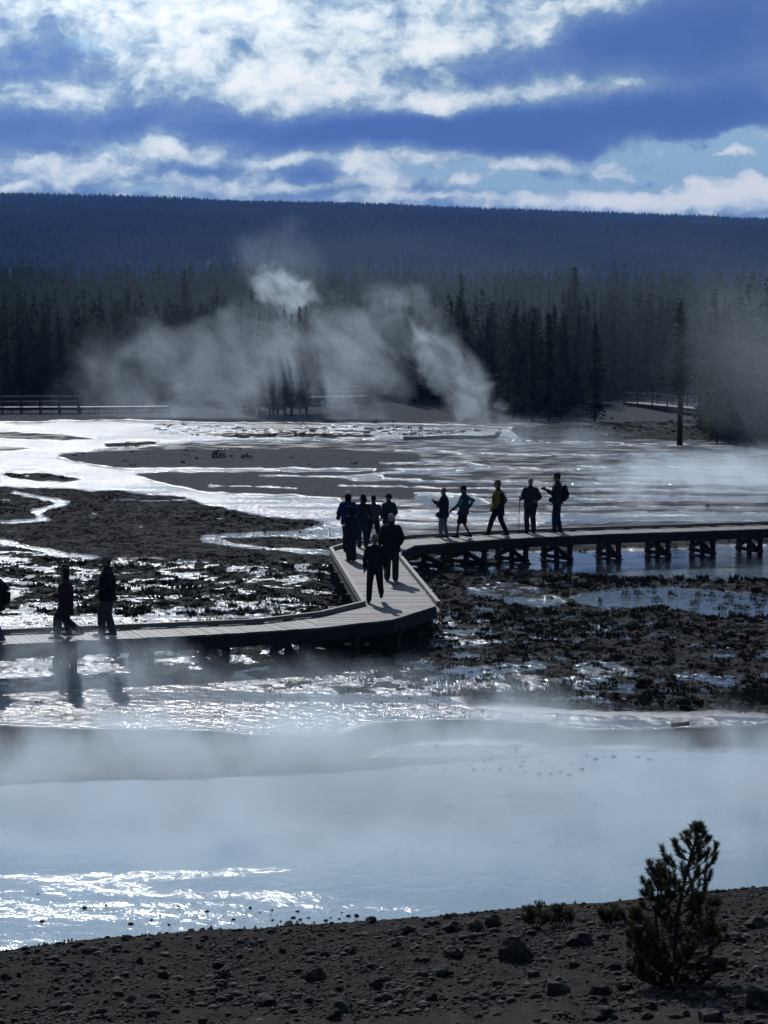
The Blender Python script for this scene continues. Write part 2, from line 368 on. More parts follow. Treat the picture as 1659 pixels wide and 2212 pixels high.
Wb = blur(Wm, 3); zone = np.clip((gy - 1470) / 40, 0, 1) * np.clip((1655 - gy) / 30, 0, 1) * (1 - blur(PoolM, 15)); Wb = Wb * (1 - zone) + blur(blur(Wm, 11), 15) * zone; Vb = blur(Vm, 3); Kb = blur(Km, 5)
glit = pip([(L_,1905),(200,1888),(500,1872),(640,1868),(640,1882),(300,1905),(350,1925),(650,1925),(900,1955),(1100,1985),(0,2080),(L_,2110)])
glit2 = pip([(560,1735),(860,1725),(1290,1690),(1420,1700),(1380,1745),(900,1775),(600,1770)])
Rm[glit] = .50; Rm[glit2] = np.maximum(Rm[glit2], .3)
Rb = blur(Rm, 9); Pb = blur(PoolM, 5)
def samp(A, px, py):
    fx = np.clip((px - MX0) / MSX - .5, 0, MW - 1.001); fy = np.clip((py - MY0) / MSY - .5, 0, MH - 1.001)
    i = fx.astype(int); j = fy.astype(int); a = fx - i; b = fy - j
    return (A[j, i] * (1 - a) + A[j, i + 1] * a) * (1 - b) + (A[j + 1, i] * (1 - a) + A[j + 1, i + 1] * a) * b
def plan(x, y):  # plain position -> map coordinates (behind and beside the view the map just runs on)
    return project(x, np.maximum(y, 12.), np.zeros_like(x))
def ground_z(x, y, fine=True):
    x = np.asarray(x, float); y = np.asarray(y, float)
    px, py = plan(x, y); Wv = samp(Wb, px, py)
    nz = fbm(x * 1.3, y * 1.3, 4, 21) ; nf = fbm(x * .35, y * .35, 3, 33)
    Kv = np.clip(samp(Kb, px, py), 0, 1) * (Wv > -.1)
    nb_ = fbm(x * 1.5 + 40, y * 1.1, 5, 23, .66)
    wet = Wv + (.34 * nz * (1 - .55 * (Wv > .9)) + .10 * nf) * (1 - Kv) + Kv * (1.15 * nb_)
    z = .11 * (.5 - wet)
    z = np.where(Wv > 1.1, -.10 - .25 * (Wv - 1.1), z)
    # near bank rises towards the camera
    shore = np.interp(px, [L_,0,200,400,700,950,1130,1300,1659,R_], [2100,2062,2035,2018,2000,1983,1965,1955,1918,1895])
    ys = H / (shore - HORIZON) * F
    s = np.clip(ys - y, 0, None)
    und = fbm(x * .5, y * .5, 4, 41); rough = fbm(x * 3.0, y * 3.0, 4, 47)
    bank = .075 * s + .0030 * s * s + (.10 * und + .045 * rough + .014 * fbm(x * 13., y * 13., 3, 49)) * np.clip(s / 1.5, 0, 1) + .02 * nz
    bank = np.minimum(bank, 5.9 + .2 * und)
    z = np.where(Wv < 0, np.maximum(bank, .004) , z)
    # far bank and woodland floor rise gently
    fs = np.clip((y - 202) / 30, 0, 1); fs = fs * fs * (3 - 2 * fs)
    rise = np.clip(y - 202, 0, 40) * .010 + np.clip(y - 242, 0, 240) * .043 * (1 - .10 * np.clip(x / 60, -1, 1))
    z = np.where(y > 200, z * (1 - fs) + fs * .25 + rise + .25 * fbm(x / 15, y / 15, 3, 55) * fs, z)
    return z

# rows and columns of the one ground sheet
def col_list(n_dense, tmax):
    a = np.linspace(-tmax, tmax, n_dense); step = a[1] - a[0]; out = [tmax]
    while out[-1] < 3.0: step *= 1.25; out.append(out[-1] + step)
    o = np.array(out[1:]); return np.concatenate([-o[::-1], a, o])
tc_ = col_list(560, .195)
pys = np.arange(2330, 902, -1.35)
ydense = np.array([at(CX, p).y for p in pys])
yfar = [ydense[-1]]; st = ydense[-1] - ydense[-2]
while yfar[-1] < 9000: st *= 1.06; yfar.append(yfar[-1] + st)
yn = np.concatenate([[-60, -40, -25, -12, -4, 2, 7, 11, 14.5, 17.5, 19.5, 21], ydense[ydense > 22.0], yfar[1:]])
TT, YY = np.meshgrid(tc_, yn)
XX = TT * np.sqrt(YY ** 2 + 14 ** 2)
ZZ = ground_z(XX.ravel(), YY.ravel()).reshape(XX.shape)
def grid_faces(r, c):
    i = np.arange(r - 1)[:, None] * c + np.arange(c - 1)[None, :]
    return np.stack([i, i + 1, i + c + 1, i + c], -1).reshape(-1, 4)
gpx, gpy = plan(XX.ravel(), YY.ravel())
def attr(o, name, vals):
    a = o.data.attributes.new(name, 'FLOAT', 'POINT'); a.data.foreach_set('value', np.asarray(vals, np.float32))
Wv_ = samp(Wb, gpx, gpy)
# --- ground material
m_ground, k = new_mat("ground_earth")
pos = k.n('ShaderNodeNewGeometry').outputs['Position']
def A(kk, n): return kk.n('ShaderNodeAttribute', attribute_name=n).outputs['Fac']
brown = A(k, 'brown'); bank = A(k, 'bank'); wetz = A(k, 'wet')
nA = k.noise(pos, .5, 6, .6); nB = k.noise(pos, 4.0, 6, .65); nC = k.noise(pos, 30., 4, .7)
crust = k.mix(nA, (.060, .064, .070, 1), (.125, .130, .138, 1)); crust = k.mix(k.ss(nB, .5, .7), crust, (.045, .042, .040, 1))
nD = k.noise(pos, 1.6, 7, .7)
soil = k.mix(k.ss(nD, .35, .65), (.022, .022, .021, 1), (.088, .084, .078, 1))
bk = k.mix(nB, (.028, .024, .023, 1), (.075, .066, .062, 1)); bk = k.mix(k.ss(nC, .52, .7), bk, (.105, .095, .09, 1))
base = k.mix(k.ss(brown, .25, .6), crust, soil); base = k.mix(bank, base, bk)
rgh = k.mixf(bank, k.mixf(k.ss(k.math('ADD', wetz, k.math('MULTIPLY', nB, .5)), .25, .75), .72, .5), .95)
rgh = k.mixf(k.ss(brown, .25, .6), rgh, .8)
spc = k.mixf(bank, k.mixf(k.ss(brown, .25, .6), k.mixf(k.ss(k.math('ADD', wetz, k.math('MULTIPLY', k.math('SUBTRACT', nA, .5), .8)), .18, .62), .0, .30), .0), .0)
hh = k.math('ADD', k.math('MULTIPLY', k.noise(pos, 9., 6, .72), .05), k.math('MULTIPLY', nC, k.mixf(bank, .006, .02)))
bmp = k.n('ShaderNodeBump', ins={'Strength': k.mixf(bank, .55, 1.0), 'Distance': 1.0, 'Height': hh})
bs = k.n('ShaderNodeBsdfPrincipled', ins={'Base Color': base, 'Roughness': rgh, 'Specular IOR Level': spc, 'Normal': bmp.outputs[0]})
k.n('ShaderNodeOutputMaterial', ins={0: bs.outputs[0]})
ground = mesh_obj('ground', np.stack([XX.ravel(), YY.ravel(), ZZ.ravel()], 1), grid_faces(*XX.shape), m_ground, smooth=True)
tag(ground, kind='structure')
attr(ground, 'brown', samp(Kb, gpx, gpy)); attr(ground, 'bank', np.clip(-Wv_ / 1.6, 0, 1)); attr(ground, 'wet', np.clip(Wv_, 0, 1.5))

# --- water sheet
m_water, k = new_mat("thermal_water")
pos = k.n('ShaderNodeNewGeometry').outputs['Position']
rip = A(k, 'ripple'); pl = A(k, 'pool')
p2 = k.vmath('MULTIPLY', pos, (1.0, 1.0, 1.0))
w1 = k.noise(k.vmath('MULTIPLY', pos, (1, .7, 1)), 4.0, 6, .56, .3)
patch = k.ss(k.noise(k.vmath('MULTIPLY', pos, (.5, 1.6, 1)), .30, 5, .62), .38, .62, .30, 1.25)
hgt = k.math('MULTIPLY', w1, .145)
stg = k.math('MULTIPLY', rip, patch)
bmp = k.n('ShaderNodeBump', ins={'Strength': stg, 'Distance': 1.0, 'Height': hgt})
bcol = k.mix(pl, (.030, .036, .042, 1), (.22, .29, .325, 1))
rw = k.mixf(k.ss(rip, .78, 1.0), k.mixf(k.ss(rip, .1, .5), .04, .10), .21)
bs = k.n('ShaderNodeBsdfPrincipled', ins={'Base Color': bcol, 'Roughness': rw, 'IOR': 1.33, 'Normal': bmp.outputs[0]})
k.n('ShaderNodeOutputMaterial', ins={0: bs.outputs[0]})
tcw = col_list(260, .2); ysw = np.array([at(CX, p).y for p in np.concatenate([np.arange(2200, 1600, -4.), np.arange(1600, 900, -2.2)])])
ysw = np.concatenate([[18.], ysw, [235.]]); tcw = tcw[np.abs(tcw) < 1.2]
T2, Y2 = np.meshgrid(tcw, ysw); X2 = T2 * np.sqrt(Y2 ** 2 + 14 ** 2); wpx, wpy = plan(X2.ravel(), Y2.ravel())
water = mesh_obj('water', np.stack([X2.ravel(), Y2.ravel(), np.zeros(X2.size)], 1), grid_faces(*X2.shape), m_water, smooth=True)
tag(water, kind='structure'); attr(water, 'ripple', samp(Rb, wpx, wpy)); attr(water, 'pool', np.clip(samp(Pb, wpx, wpy), 0, 1))

# --- far ridge
RX = [-2000, -400, 0, 400, 800, 1200, 1659, 2100, 4000]; RY = [420, 422, 423, 432, 440, 457, 471, 478, 470]
def ridge_el(t):  # tangent of elevation of the ridge line for a direction
    return (HORIZON - np.interp(CX + F * t, RX, RY)) / F
def hill_z(x, y):
    x = np.asarray(x, float); y = np.asarray(y, float)
    top = 4000 * ridge_el(x / np.maximum(y, 1)) + H - 26
    s = np.clip((y - 1300) / 2700, 0, 1)
    prof = 1 - (1 - s) ** 1.6
    rough = 10 * fbm(x / 330, y / 330, 4, 61) * np.clip(s * 3, 0, 1) * np.clip((3700 - y) / 600, 0, 1)
    back = np.clip((y - 4050) / 3000, 0, 1) * 60
    return 5 + (top - 5) * prof + rough - back + 1.2 * fbm(x / 40, y / 40, 3, 62) * s
hy = np.concatenate([np.linspace(1250, 4050, 90), np.linspace(4150, 7500, 20)]); ht = np.linspace(-.75, .75, 360)
T3, Y3 = np.meshgrid(ht, hy); X3 = T3 * Y3; Z3 = hill_z(X3.ravel(), Y3.ravel()).reshape(X3.shape); Z3[0] = -6
m_hill = simple_mat('hill_soil', (.016, .02, .016), .95, .4, .02, .05)
hill = mesh_obj('hills', np.stack([X3.ravel(), Y3.ravel(), Z3.ravel()], 1), grid_faces(*X3.shape), m_hill, smooth=True); tag(hill, kind='structure')

# ------------------------------------------------------------------ boardwalk
DZ = .86
m_wood, k = new_mat("weathered_boards")
tcn = k.n('ShaderNodeTexCoord').outputs['Object']
isl = k.n('ShaderNodeNewGeometry').outputs['Random Per Island']
g1 = k.noise(k.vmath('MULTIPLY', tcn, (3, 3, 3)), 4., 5, .7)
c = k.mix(isl, (.085, .08, .077, 1), (.20, .192, .185, 1)); c = k.mix(k.ss(g1, .45, .75), c, (.12, .11, .10, 1))
bmp = k.n('ShaderNodeBump', ins={'Strength': .6, 'Distance': .004, 'Height': k.noise(tcn, 60., 3, .6)})
bs = k.n('ShaderNodeBsdfPrincipled', ins={'Base Color': c, 'Roughness': .62, 'Specular IOR Level': .10, 'Normal': bmp.outputs[0]})
k.n('ShaderNodeOutputMaterial', ins={0: bs.outputs[0]})
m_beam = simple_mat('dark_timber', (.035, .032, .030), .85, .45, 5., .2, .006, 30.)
m_kerb = simple_mat('kerb_timber', (.20, .185, .17), .75, .45, 5., .25, .006, 30.)
def clip_half(poly, nx, ny, d, keep_less):
    out = []; n = len(poly)
    for i in range(n):
        a, b = poly[i], poly[(i + 1) % n]
        da = a[0] * nx + a[1] * ny - d; db = b[0] * nx + b[1] * ny - d
        if not keep_less: da, db = -da, -db
        if da <= 0: out.append(a)
        if (da < 0 < db) or (db < 0 < da):
            t = da / (da - db); out.append((a[0] + (b[0] - a[0]) * t, a[1] + (b[1] - a[1]) * t))
    return out
def planks(mb, poly, ang, wid=.142, gap=.009, z=DZ, th=.04):
    """boards whose length runs along angle ang"""
    nx, ny = -math.sin(ang), math.cos(ang)
    ds = [p[0] * nx + p[1] * ny for p in poly]; d = min(ds); d = math.floor(d / wid) * wid; rr = random.Random(int(d * 100))
    while d < max(ds):
        q = clip_half(clip_half(poly, nx, ny, d + gap, False), nx, ny, d + wid - gap * .2, True)
        if len(q) >= 3:
            zz = z + rr.uniform(-.006, .003); mb.prism(q, zz - th, zz)
        d += wid
def P(px, py, z=DZ):
    v = at(px, py, z); return (v.x, v.y)
Apts = [P(-420,1386), P(0,1370), P(549,1347), P(686,1331), P(781,1308), P(711,1190), P(745,1180), P(880,1163), P(1068,1153), P(1290,1144.6), P(1659,1133), P(2150,1119)]
Bpts = [P(-420,1410), P(0,1392), P(410,1373), P(549,1365), P(686,1356), P(849,1338), P(942,1309), P(862,1209), P(869,1191), P(896,1178), P(1068,1165), P(1290,1154), P(1659,1142), P(2150,1128)]
bw = empty('boardwalk', (Apts[4][0], Apts[4][1], 0))
tag(bw, 'long weathered plank boardwalk on timber trestles zigzagging over the wet marsh', 'boardwalk')
BWO = Vector(bw.location)
def bwpart(mb, name, mat):
    mb.v = [tuple(Vector(v) - BWO) for v in mb.v]; return mb.build(name, mat, bw)
def dirang(p, q): return math.atan2(q[1] - p[1], q[0] - p[0])
sections = [
    ([Apts[0], Apts[1], Apts[2], Apts[3], Bpts[4], Bpts[3], Bpts[2], Bpts[1], Bpts[0]], dirang(Apts[0], Apts[2]) + math.pi / 2),
    ([Apts[3], Apts[4], Bpts[6], Bpts[5], Bpts[4]], R(4)),
    ([Apts[4], Apts[5], Bpts[7], Bpts[6]], R(1)),
    ([Apts[5], Apts[6], Apts[7], Bpts[9], Bpts[8], Bpts[7]], R(5)),
    ([Apts[7], Apts[8], Apts[9], Apts[10], Apts[11], Bpts[13], Bpts[12], Bpts[11], Bpts[10], Bpts[9]], dirang(Apts[8], Apts[11]) + math.pi / 2)]
for poly, an in sections:
    mb = MB(); planks(mb, poly, an); bwpart(mb, 'deck', m_wood)
def kerb_line(pts, off, name='kerb_rail', h=.12, wd=.10, z0=DZ - .004, mat=m_kerb):
    for a, b in zip(pts[:-1], pts[1:]):
        a = Vector((*a, 0)); b = Vector((*b, 0)); d = (b - a); Ln = d.length; d.normalize(); sd_ = Vector((-d.y, d.x, 0)) * off
        mb = MB(); n = max(1, round(Ln / 3.6))
        for i in range(n):
            p = a + d * (Ln * i / n + .006) + sd_; q = a + d * (Ln * (i + 1) / n - .006) + sd_
            mb.beam((p.x, p.y, z0 + h / 2 + .012), (q.x, q.y, z0 + h / 2 + .012), wd, h - .024)
            m_ = int(Ln / n / 1.2) + 1
            for j in range(m_ + 1):
                c = p + (q - p) * min(max((j + .0) / m_, .04), .96)
                mb.beam((c.x - d.x * .12, c.y - d.y * .12, z0 + .014), (c.x + d.x * .12, c.y + d.y * .12, z0 + .013), wd * .9, .03)
        bwpart(mb, name, mat)
kerb_line(Apts[0:5], -.055)
kerb_line(Apts[4:6], -.055); kerb_line(Apts[5:12], -.055)
kerb_line(Bpts[6:8], -.055)
# fascia beams under the edges
def fascia(pts, inset, h=.27):
    mb = MB()
    for a, b in zip(pts[:-1], pts[1:]):
        mb.beam((a[0], a[1], DZ - .045 - h / 2), (b[0], b[1], DZ - .045 - h / 2), .07, h)
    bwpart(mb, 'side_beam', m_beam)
def inset_line(pts, off):
    out = []
    for i, p in enumerate(pts):
        a = pts[max(i - 1, 0)]; b = pts[min(i + 1, len(pts) - 1)]
        d = Vector((b[0] - a[0], b[1] - a[1])).normalized(); out.append((p[0] - d.y * off, p[1] + d.x * off))
    return out
fascia(inset_line(Apts[0:5], -.05), 0); fascia(inset_line(Apts[4:6], -.05), 0); fascia(inset_line(Apts[5:], -.05), 0)
fascia(inset_line(Bpts[:7], .02), 0); fascia(inset_line(Bpts[6:8], .05), 0); fascia(inset_line(Bpts[7:], .02), 0)
mbr = MB()   # bright worn cap on the near edge board
# trestles
def interp_line(pts, x):
    for a, b in zip(pts[:-1], pts[1:]):
        if a[0] <= x <= b[0]:
            t = (x - a[0]) / (b[0] - a[0]); return Vector((x, a[1] + (b[1] - a[1]) * t, 0)), Vector((b[0] - a[0], b[1] - a[1], 0)).normalized()
    return None, None
bents = []
def bent(cn, cf):
    """one trestle from near edge point cn to far edge point cf"""
    cn = Vector((cn[0], cn[1], 0)); cf = Vector((cf[0], cf[1], 0)); d = (cf - cn).normalized(); Ln = (cf - cn).length
    z1 = DZ - .04 - .27
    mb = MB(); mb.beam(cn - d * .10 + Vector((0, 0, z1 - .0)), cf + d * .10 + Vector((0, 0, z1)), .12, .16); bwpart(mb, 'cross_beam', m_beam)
    ps = [cn + d * (Ln * t) for t in (.02, .5, .98)]
    for p in ps:
        gz = float(ground_z(np.array([p.x]), np.array([p.y]))[0]); mb = MB()
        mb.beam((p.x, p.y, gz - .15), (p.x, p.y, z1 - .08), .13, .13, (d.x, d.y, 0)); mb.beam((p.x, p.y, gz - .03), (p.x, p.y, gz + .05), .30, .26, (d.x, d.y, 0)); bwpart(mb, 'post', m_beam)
    mb = MB(); mb.beam(Vector((ps[0].x, ps[0].y, .10)) - d * .12, Vector((ps[2].x, ps[2].y, .10)) + d * .12, .145, .12); bwpart(mb, 'sill_beam', m_beam)
    sdv = Vector((-d.y, d.x, 0)) * .085
    mb = MB(); m = ps[1]
    mb.beam(Vector((ps[0].x, ps[0].y, .16)) + sdv, Vector((m.x, m.y, z1 - .12)) + sdv, .04, .16); mb.beam(Vector((ps[2].x, ps[2].y, .16)) + sdv, Vector((m.x, m.y, z1 - .12)) + sdv, .04, .16)
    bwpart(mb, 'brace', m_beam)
def near_pt(px, py): return Vector((*P(px, py), 0))
Bl = Bpts[:7]; Br = Bpts[8:]; Al = Apts[:5]; Ar = Apts[6:]
def far_hit(c, dn, pts):
    best = None
    for a, b in zip(pts[:-1], pts[1:]):
        r = Vector((b[0] - a[0], b[1] - a[1])); den = dn.x * r.y - dn.y * r.x
        if abs(den) < 1e-6: continue
        q = Vector((a[0] - c.x, a[1] - c.y)); t = (q.x * r.y - q.y * r.x) / den; u = (q.x * dn.y - q.y * dn.x) / den
        if -.01 <= u <= 1.01 and t > 0 and (best is None or t < best): best = t
    return best
for pts, fpts, xs in ((Bl, Al, [-200, -40, 159, 326, 489, 655, 770, 860]), (Br, Ar, [960, 1048, 1137, 1232, 1337, 1444, 1541, 1643, 1745, 1850, 1950])):
    for xpix in xs:
        # find near-edge point with that map column
        lo, hi = pts[0][0], pts[-1][0]
        for _ in range(40):
            mid = (lo + hi) / 2; p, d = interp_line(pts, mid)
            if project(p.x, p.y, DZ)[0] < xpix: lo = mid
            else: hi = mid
        p, d = interp_line(pts, lo)
        if p is None: continue
        nrm = Vector((-d.y, d.x, 0)); t = far_hit(p, nrm, fpts) or 1.7
        bent(p, p + nrm * min(t, 3.0))
for t in (.12, .32, .52, .72, .90):   # middle run
    a = Vector((*Apts[4], 0)).lerp(Vector((*Apts[5], 0)), t); b = Vector((*Bpts[6], 0)).lerp(Vector((*Bpts[7], 0)), t)
    bent(b, a)

# ------------------------------------------------------------------ conifers
m_bark = simple_mat('bark', (.05, .042, .036), .9, .4, 3., .1)
m_fol, k = new_mat("conifer_needles")
oi = k.n('ShaderNodeObjectInfo').outputs['Random']; isl = k.n('ShaderNodeNewGeometry').outputs['Random Per Island']
c = k.mix(k.math('MULTIPLY_ADD', isl, .6, k.math('MULTIPLY', oi, .4)), (.014, .026, .019, 1), (.052, .076, .046, 1))
d1 = k.n('ShaderNodeBsdfDiffuse', ins={0: c}); d2 = k.n('ShaderNodeBsdfTranslucent', ins={0: c})
k.n('ShaderNodeOutputMaterial', ins={0: k.n('ShaderNodeMixShader', ins={0: .32, 1: d1.outputs[0], 2: d2.outputs[0]}).outputs[0]})
m_snag = simple_mat('dead_wood', (.11, .10, .095), .9, .3, 4., .1)
def crown_mesh(h, rad, n, seed, z0=.12, fl=.30, shape=.8, sparse=0., rag=.28):
    """needle sprays set along drooping boughs; returns verts, tris"""
    g = np.random.default_rng(seed)
    nb = max(8, int(n / 7)); t = g.random(nb) ** .85; zb = h * (z0 + (1 - z0) * t)
    lobe = 1 + .35 * np.sin(t * 23 + g.random() * 6) * (1 - t)
    rb = rad * (1 - t) ** shape * lobe * g.uniform(.55, 1.1, nb) + .06 * rad
    if sparse: rb[g.random(nb) < sparse] *= .35
    ab = g.uniform(0, 2 * np.pi, nb)
    per = 7
    rb = rb * (1 - .5 * np.clip(t - .8, 0, 1) / .2)
    s = (np.arange(per) + g.random((nb, per))) / per
    r = rb[:, None] * s; droop = -.28 * r * (1 - t[:, None] * 1.5) + .10 * r * r / rad
    a = ab[:, None] + g.normal(0, .10, (nb, per))
    cx = r * np.cos(a); cy_ = r * np.sin(a); cz = zb[:, None] + droop + g.normal(0, .05, (nb, per))
    c = np.stack([cx, cy_, cz], -1).reshape(-1, 3)
    m = len(c); sz = fl * g.uniform(.6, 1.3, m) * (h / 11) ** .5 * (1 - .68 * np.repeat(t, per))
    out = np.stack([np.cos(a), np.sin(a), np.zeros_like(a)], -1).reshape(-1, 3)
    d1 = out * g.uniform(.5, 1.1, (m, 1)) + g.normal(0, .35, (m, 3)); d1[:, 2] += .1
    d2 = np.cross(out, [0, 0, 1]) + g.normal(0, .45, (m, 3))
    v = np.stack([c - d2 * sz[:, None] * .55, c + d2 * sz[:, None] * .55, c + d1 * sz[:, None] * 1.25], 1).reshape(-1, 3)
    # leader
    return v, np.arange(len(v)).reshape(-1, 3)
def trunk_mb(h, r, lean=.0, n=7, mb=None):
    mb = mb or MB(); mb.tube([(0, 0, -.4), (lean * .3, 0, h * .3), (lean * .7, 0, h * .7), (lean, 0, h)], [r * 1.15, r * .85, r * .45, r * .08], n); return mb
protos = []
def tree_proto(name, h, rad, n, seed, z0, shape, sparse=0., r=.13, fl=.3):
    t = empty(name, (0, 0, -500)); trunk_mb(h * .98, r, 0).build('trunk', m_bark, t, True)
    v, f = crown_mesh(h, rad, n, seed, z0, fl, shape, sparse)
    mesh_obj('crown', v, f, m_fol, t)
    return t
def copy_tree(o, parent=None):
    c = o.copy(); C.objects.link(c); c.parent = parent
    for ch in o.children: copy_tree(ch, c)
    return c
KINDS_T = [('pine_tree', 11.0, 1.60, 2300, 101, .06, 1.05, .15), ('pine_tree', 12.0, 1.45, 2300, 102, .10, 1.0, .2), ('pine_tree', 9.5, 1.95, 2300, 103, .03, 1.1, .1), ('pine_tree', 10.5, 2.3, 2800, 104, .04, .85, .12), ('pine_tree', 8.0, 1.6, 1900, 105, .02, 1.1, .05), ('pine_tree', 12.5, 1.3, 2000, 106, .2, .85, .3)]
protos = [tree_proto(*a) for a in KINDS_T]
used_p = [False] * len(protos)
def place_tree(i, x, y, sc_, rz, label, group, name=None, z=None):
    global used_p
    if not used_p[i]: o = protos[i]; used_p[i] = True
    else: o = copy_tree(protos[i])
    z = float(ground_z(np.array([x]), np.array([y]))[0]) if z is None else z
    o.location = (x, y, z - .05); o.rotation_euler = (0, 0, rz); o.scale = (sc_ * random.uniform(.9, 1.15), sc_ * random.uniform(.9, 1.15), sc_)
    tag(o, label, 'tree', group); return o
rt = random.Random(5)
def frontline(px):  # where the wood begins, as distance
    return np.interp(px, [-400, 0, 200, 480, 560, 830, 860, 1080, 1100, 1210, 1230, 1330, 1345, 1520, 1530, 2300], [225, 222, 224, 226, 232, 236, 222, 218, 200, 200, 226, 230, 240, 245, 158, 150])
FL = 'dark green conifer crowded among its like at the front of the wood across the flats'
FG = 'conifers at the edge of the wood'
near = []
tries = 0
while len(near) < 262 and tries < 30000:
    tries += 1
    px = rt.uniform(-120, 1780); dpt = rt.random() ** 1.5 * 55
    y = float(frontline(px)) + dpt; x = (px - CX) / F * y
    if 1525 < px and y > 185: 
        if rt.random() < .6: continue
    if all((x - a) ** 2 + (y - b) ** 2 > 1.5 ** 2 for a, b in near): near.append((x, y))
for x, y in near:
    i = rt.choice([0, 0, 1, 1, 2, 3, 4, 2, 5]); fx = (x / y) * F + CX; ht = rt.uniform(5.2, 8.4) + .035 * (y - float(frontline(fx)))
    if i == 5: ht *= 1.1
    place_tree(i, x, y, ht / KINDS_T[i][1], rt.uniform(0, 6.28), FL, FG)
# single trees that stand out
def lone(i, px, yd, ht, label, thin=None):
    x = (px - CX) / F * yd; o = place_tree(i, x, yd, ht / KINDS_T[i][1], rt.uniform(0, 6), label, None); return o
lone(3, 400, 262, 12.4, 'tallest broad conifer standing above the wood left of the steam')
lone(1, 996, 262, 12.0, 'pointed conifer rising over the wood right of the main steam plume')
lone(3, 1240, 268, 12.8, 'bushy topped conifer bulging above the wood on the right')
lone(2, 1150, 197, 8.2, 'wide low conifer at the steam end of the dark clump by the flats')
lone(3, 1185, 198, 8.8, 'full skirted conifer touching the flats beside the open gap in the wood')
lone(3, 1285, 196, 8.0, 'bushy conifer alone in the open gap with pale ground behind it')
# bare-stemmed pine in front of the wood
bt = empty('pine_tree', (*at(1468, 962)[:2], 0)); tag(bt, 'tall pine with a long bare trunk standing forward on the flats at right', 'tree')
trunk_mb(9.2, .18).build('trunk', m_bark, bt, True)
v, f = crown_mesh(9.3, 1.9, 1500, 77, .34, .34, .75, .35); mesh_obj('crown', v, f, m_fol, bt)
stb = MB(); rr = random.Random(3)
for i in range(14):
    a = rr.uniform(0, 6.28); z = rr.uniform(.8, 3.4); L = rr.uniform(.2, .6); stb.tube([(0, 0, z), (L * math.cos(a), L * math.sin(a), z - L * .2)], [.02, .008], 4)
stb.build('dead_branch', m_snag, bt)
# dead snags
def snag(px, yd, h, r, lean, label, group=None, base=None):
    x = (px - CX) / F * yd; z = float(ground_z(np.array([x]), np.array([yd]))[0])
    o = empty('dead_tree', (x, yd, z)); tag(o, label, 'dead tree', group)
    mb = trunk_mb(h, r, lean, 6); mb.build('trunk', m_snag, o, True)
    b2 = MB(); q = random.Random(int(px))
    for i in range(9):
        t = q.uniform(.35, .95); a = q.uniform(0, 6.28); L = q.uniform(.2, .7); z = h * t; b2.tube([(lean * t, 0, z), (lean * t + L * math.cos(a), L * math.sin(a), z - .12)], [.018, .006], 4)
    b2.build('dead_branch', m_snag, o)
snag(538, 212, 11.0, .13, .9, 'leaning bare dead trunk in front of the bright steam puff')
snag(527, 216, 10.6, .10, .0, 'thin bare dead trunk next to the leaning one by the bright steam puff')
SG = 'bare dead trunks poking out of the wood'
for px, yd, h in [(243,240,15.5),(350,260,14.5),(680,225,11.4),(640,222,11.2),(575,222,11.2),(1098,262,17),(1186,262,15.5),(1070,262,15),(880,262,14.2),(120,245,13.5),(1300,262,15),(1400,260,15.5),(1560,262,15.6)]:
    snag(px, yd, h * .86, .09, rt.uniform(-.3, .3), 'slender bare dead trunk sticking up above the green conifers', SG)
# young trees in front of the steam puff
for px, yd, h in [(548,209,8.3),(560,210,9.0),(583,210,8.6),(600,209,8.8),(615,210,9.1),(630,209,8.7),(648,210,9.3),(662,209,8.6),(590,208,8.0)]:
    x = (px - CX) / F * yd; place_tree(rt.choice([0, 1, 4]), x, yd, h / 11., rt.uniform(0, 6), 'dark pointed conifer in the cluster silhouetted against the bright steam puff', 'conifers before the bright steam puff')

# the wood behind, one mass
def low_trees(xs, ys, zs, hs, rs, tiers, sides, seed, jag=.25):
    g = np.random.default_rng(seed); n = len(xs); V = []; Fc = []
    off = 0
    for t in range(tiers):
        zb = hs * (.08 + .80 * t / tiers); zt = hs * (.45 + .55 * (t + 1) / tiers) if t < tiers - 1 else hs
        rad = rs * (1 - .75 * t / tiers)
        a = (np.arange(sides) / sides * 2 * np.pi)[None, :] + g.uniform(0, 6.28, (n, 1))
        rr_ = rad[:, None] * g.uniform(1 - jag * 1.6, 1 + jag, (n, sides))
        bx = xs[:, None] + rr_ * np.cos(a); by = ys[:, None] + rr_ * np.sin(a); bz = (zs + zb)[:, None] + hs[:, None] * g.uniform(-.07, .07, (n, sides))
        ap = np.stack([xs + g.normal(0, .05, n) * rs, ys, zs + zt], -1)[:, None, :]
        base = np.stack([bx, by, bz], -1)
        vv = np.concatenate([base, ap], 1)      # n, sides+1, 3
        V.append(vv.reshape(-1, 3))
        i0 = off + np.arange(n)[:, None] * (sides + 1)
        j = np.arange(sides)[None, :]
        Fc.append(np.stack([i0 + j, i0 + (j + 1) % sides, np.broadcast_to(i0 + sides, (n, sides))], -1).reshape(-1, 3))
        off += n * (sides + 1)
    return np.concatenate(V), np.concatenate(Fc)
g = np.random.default_rng(9)
n = 6400; yy = 250 + 250 * g.random(n) ** .9; tt = g.uniform(-.225, .225, n); yy[:1100] = frontline(tt[:1100] * F + CX) + 6 + 34 * g.random(1100); xx = tt * yy
zz = ground_z(xx, yy); hh_ = g.uniform(5.2, 9.2, n) * (1 + .25 * vnoise(xx / 14, yy / 14, 91))
Vs = []; Fs = []; off = 0
bank_v = [crown_mesh(10, g.uniform(1.2, 1.7), 420, 300 + i, .04, .5, 1.0, .15) for i in range(8)]; bank_w = [crown_mesh(10, 1.5, 240, 320 + i, .05, .62, 1.0, .1) for i in range(8)]
sel = np.argsort(yy)
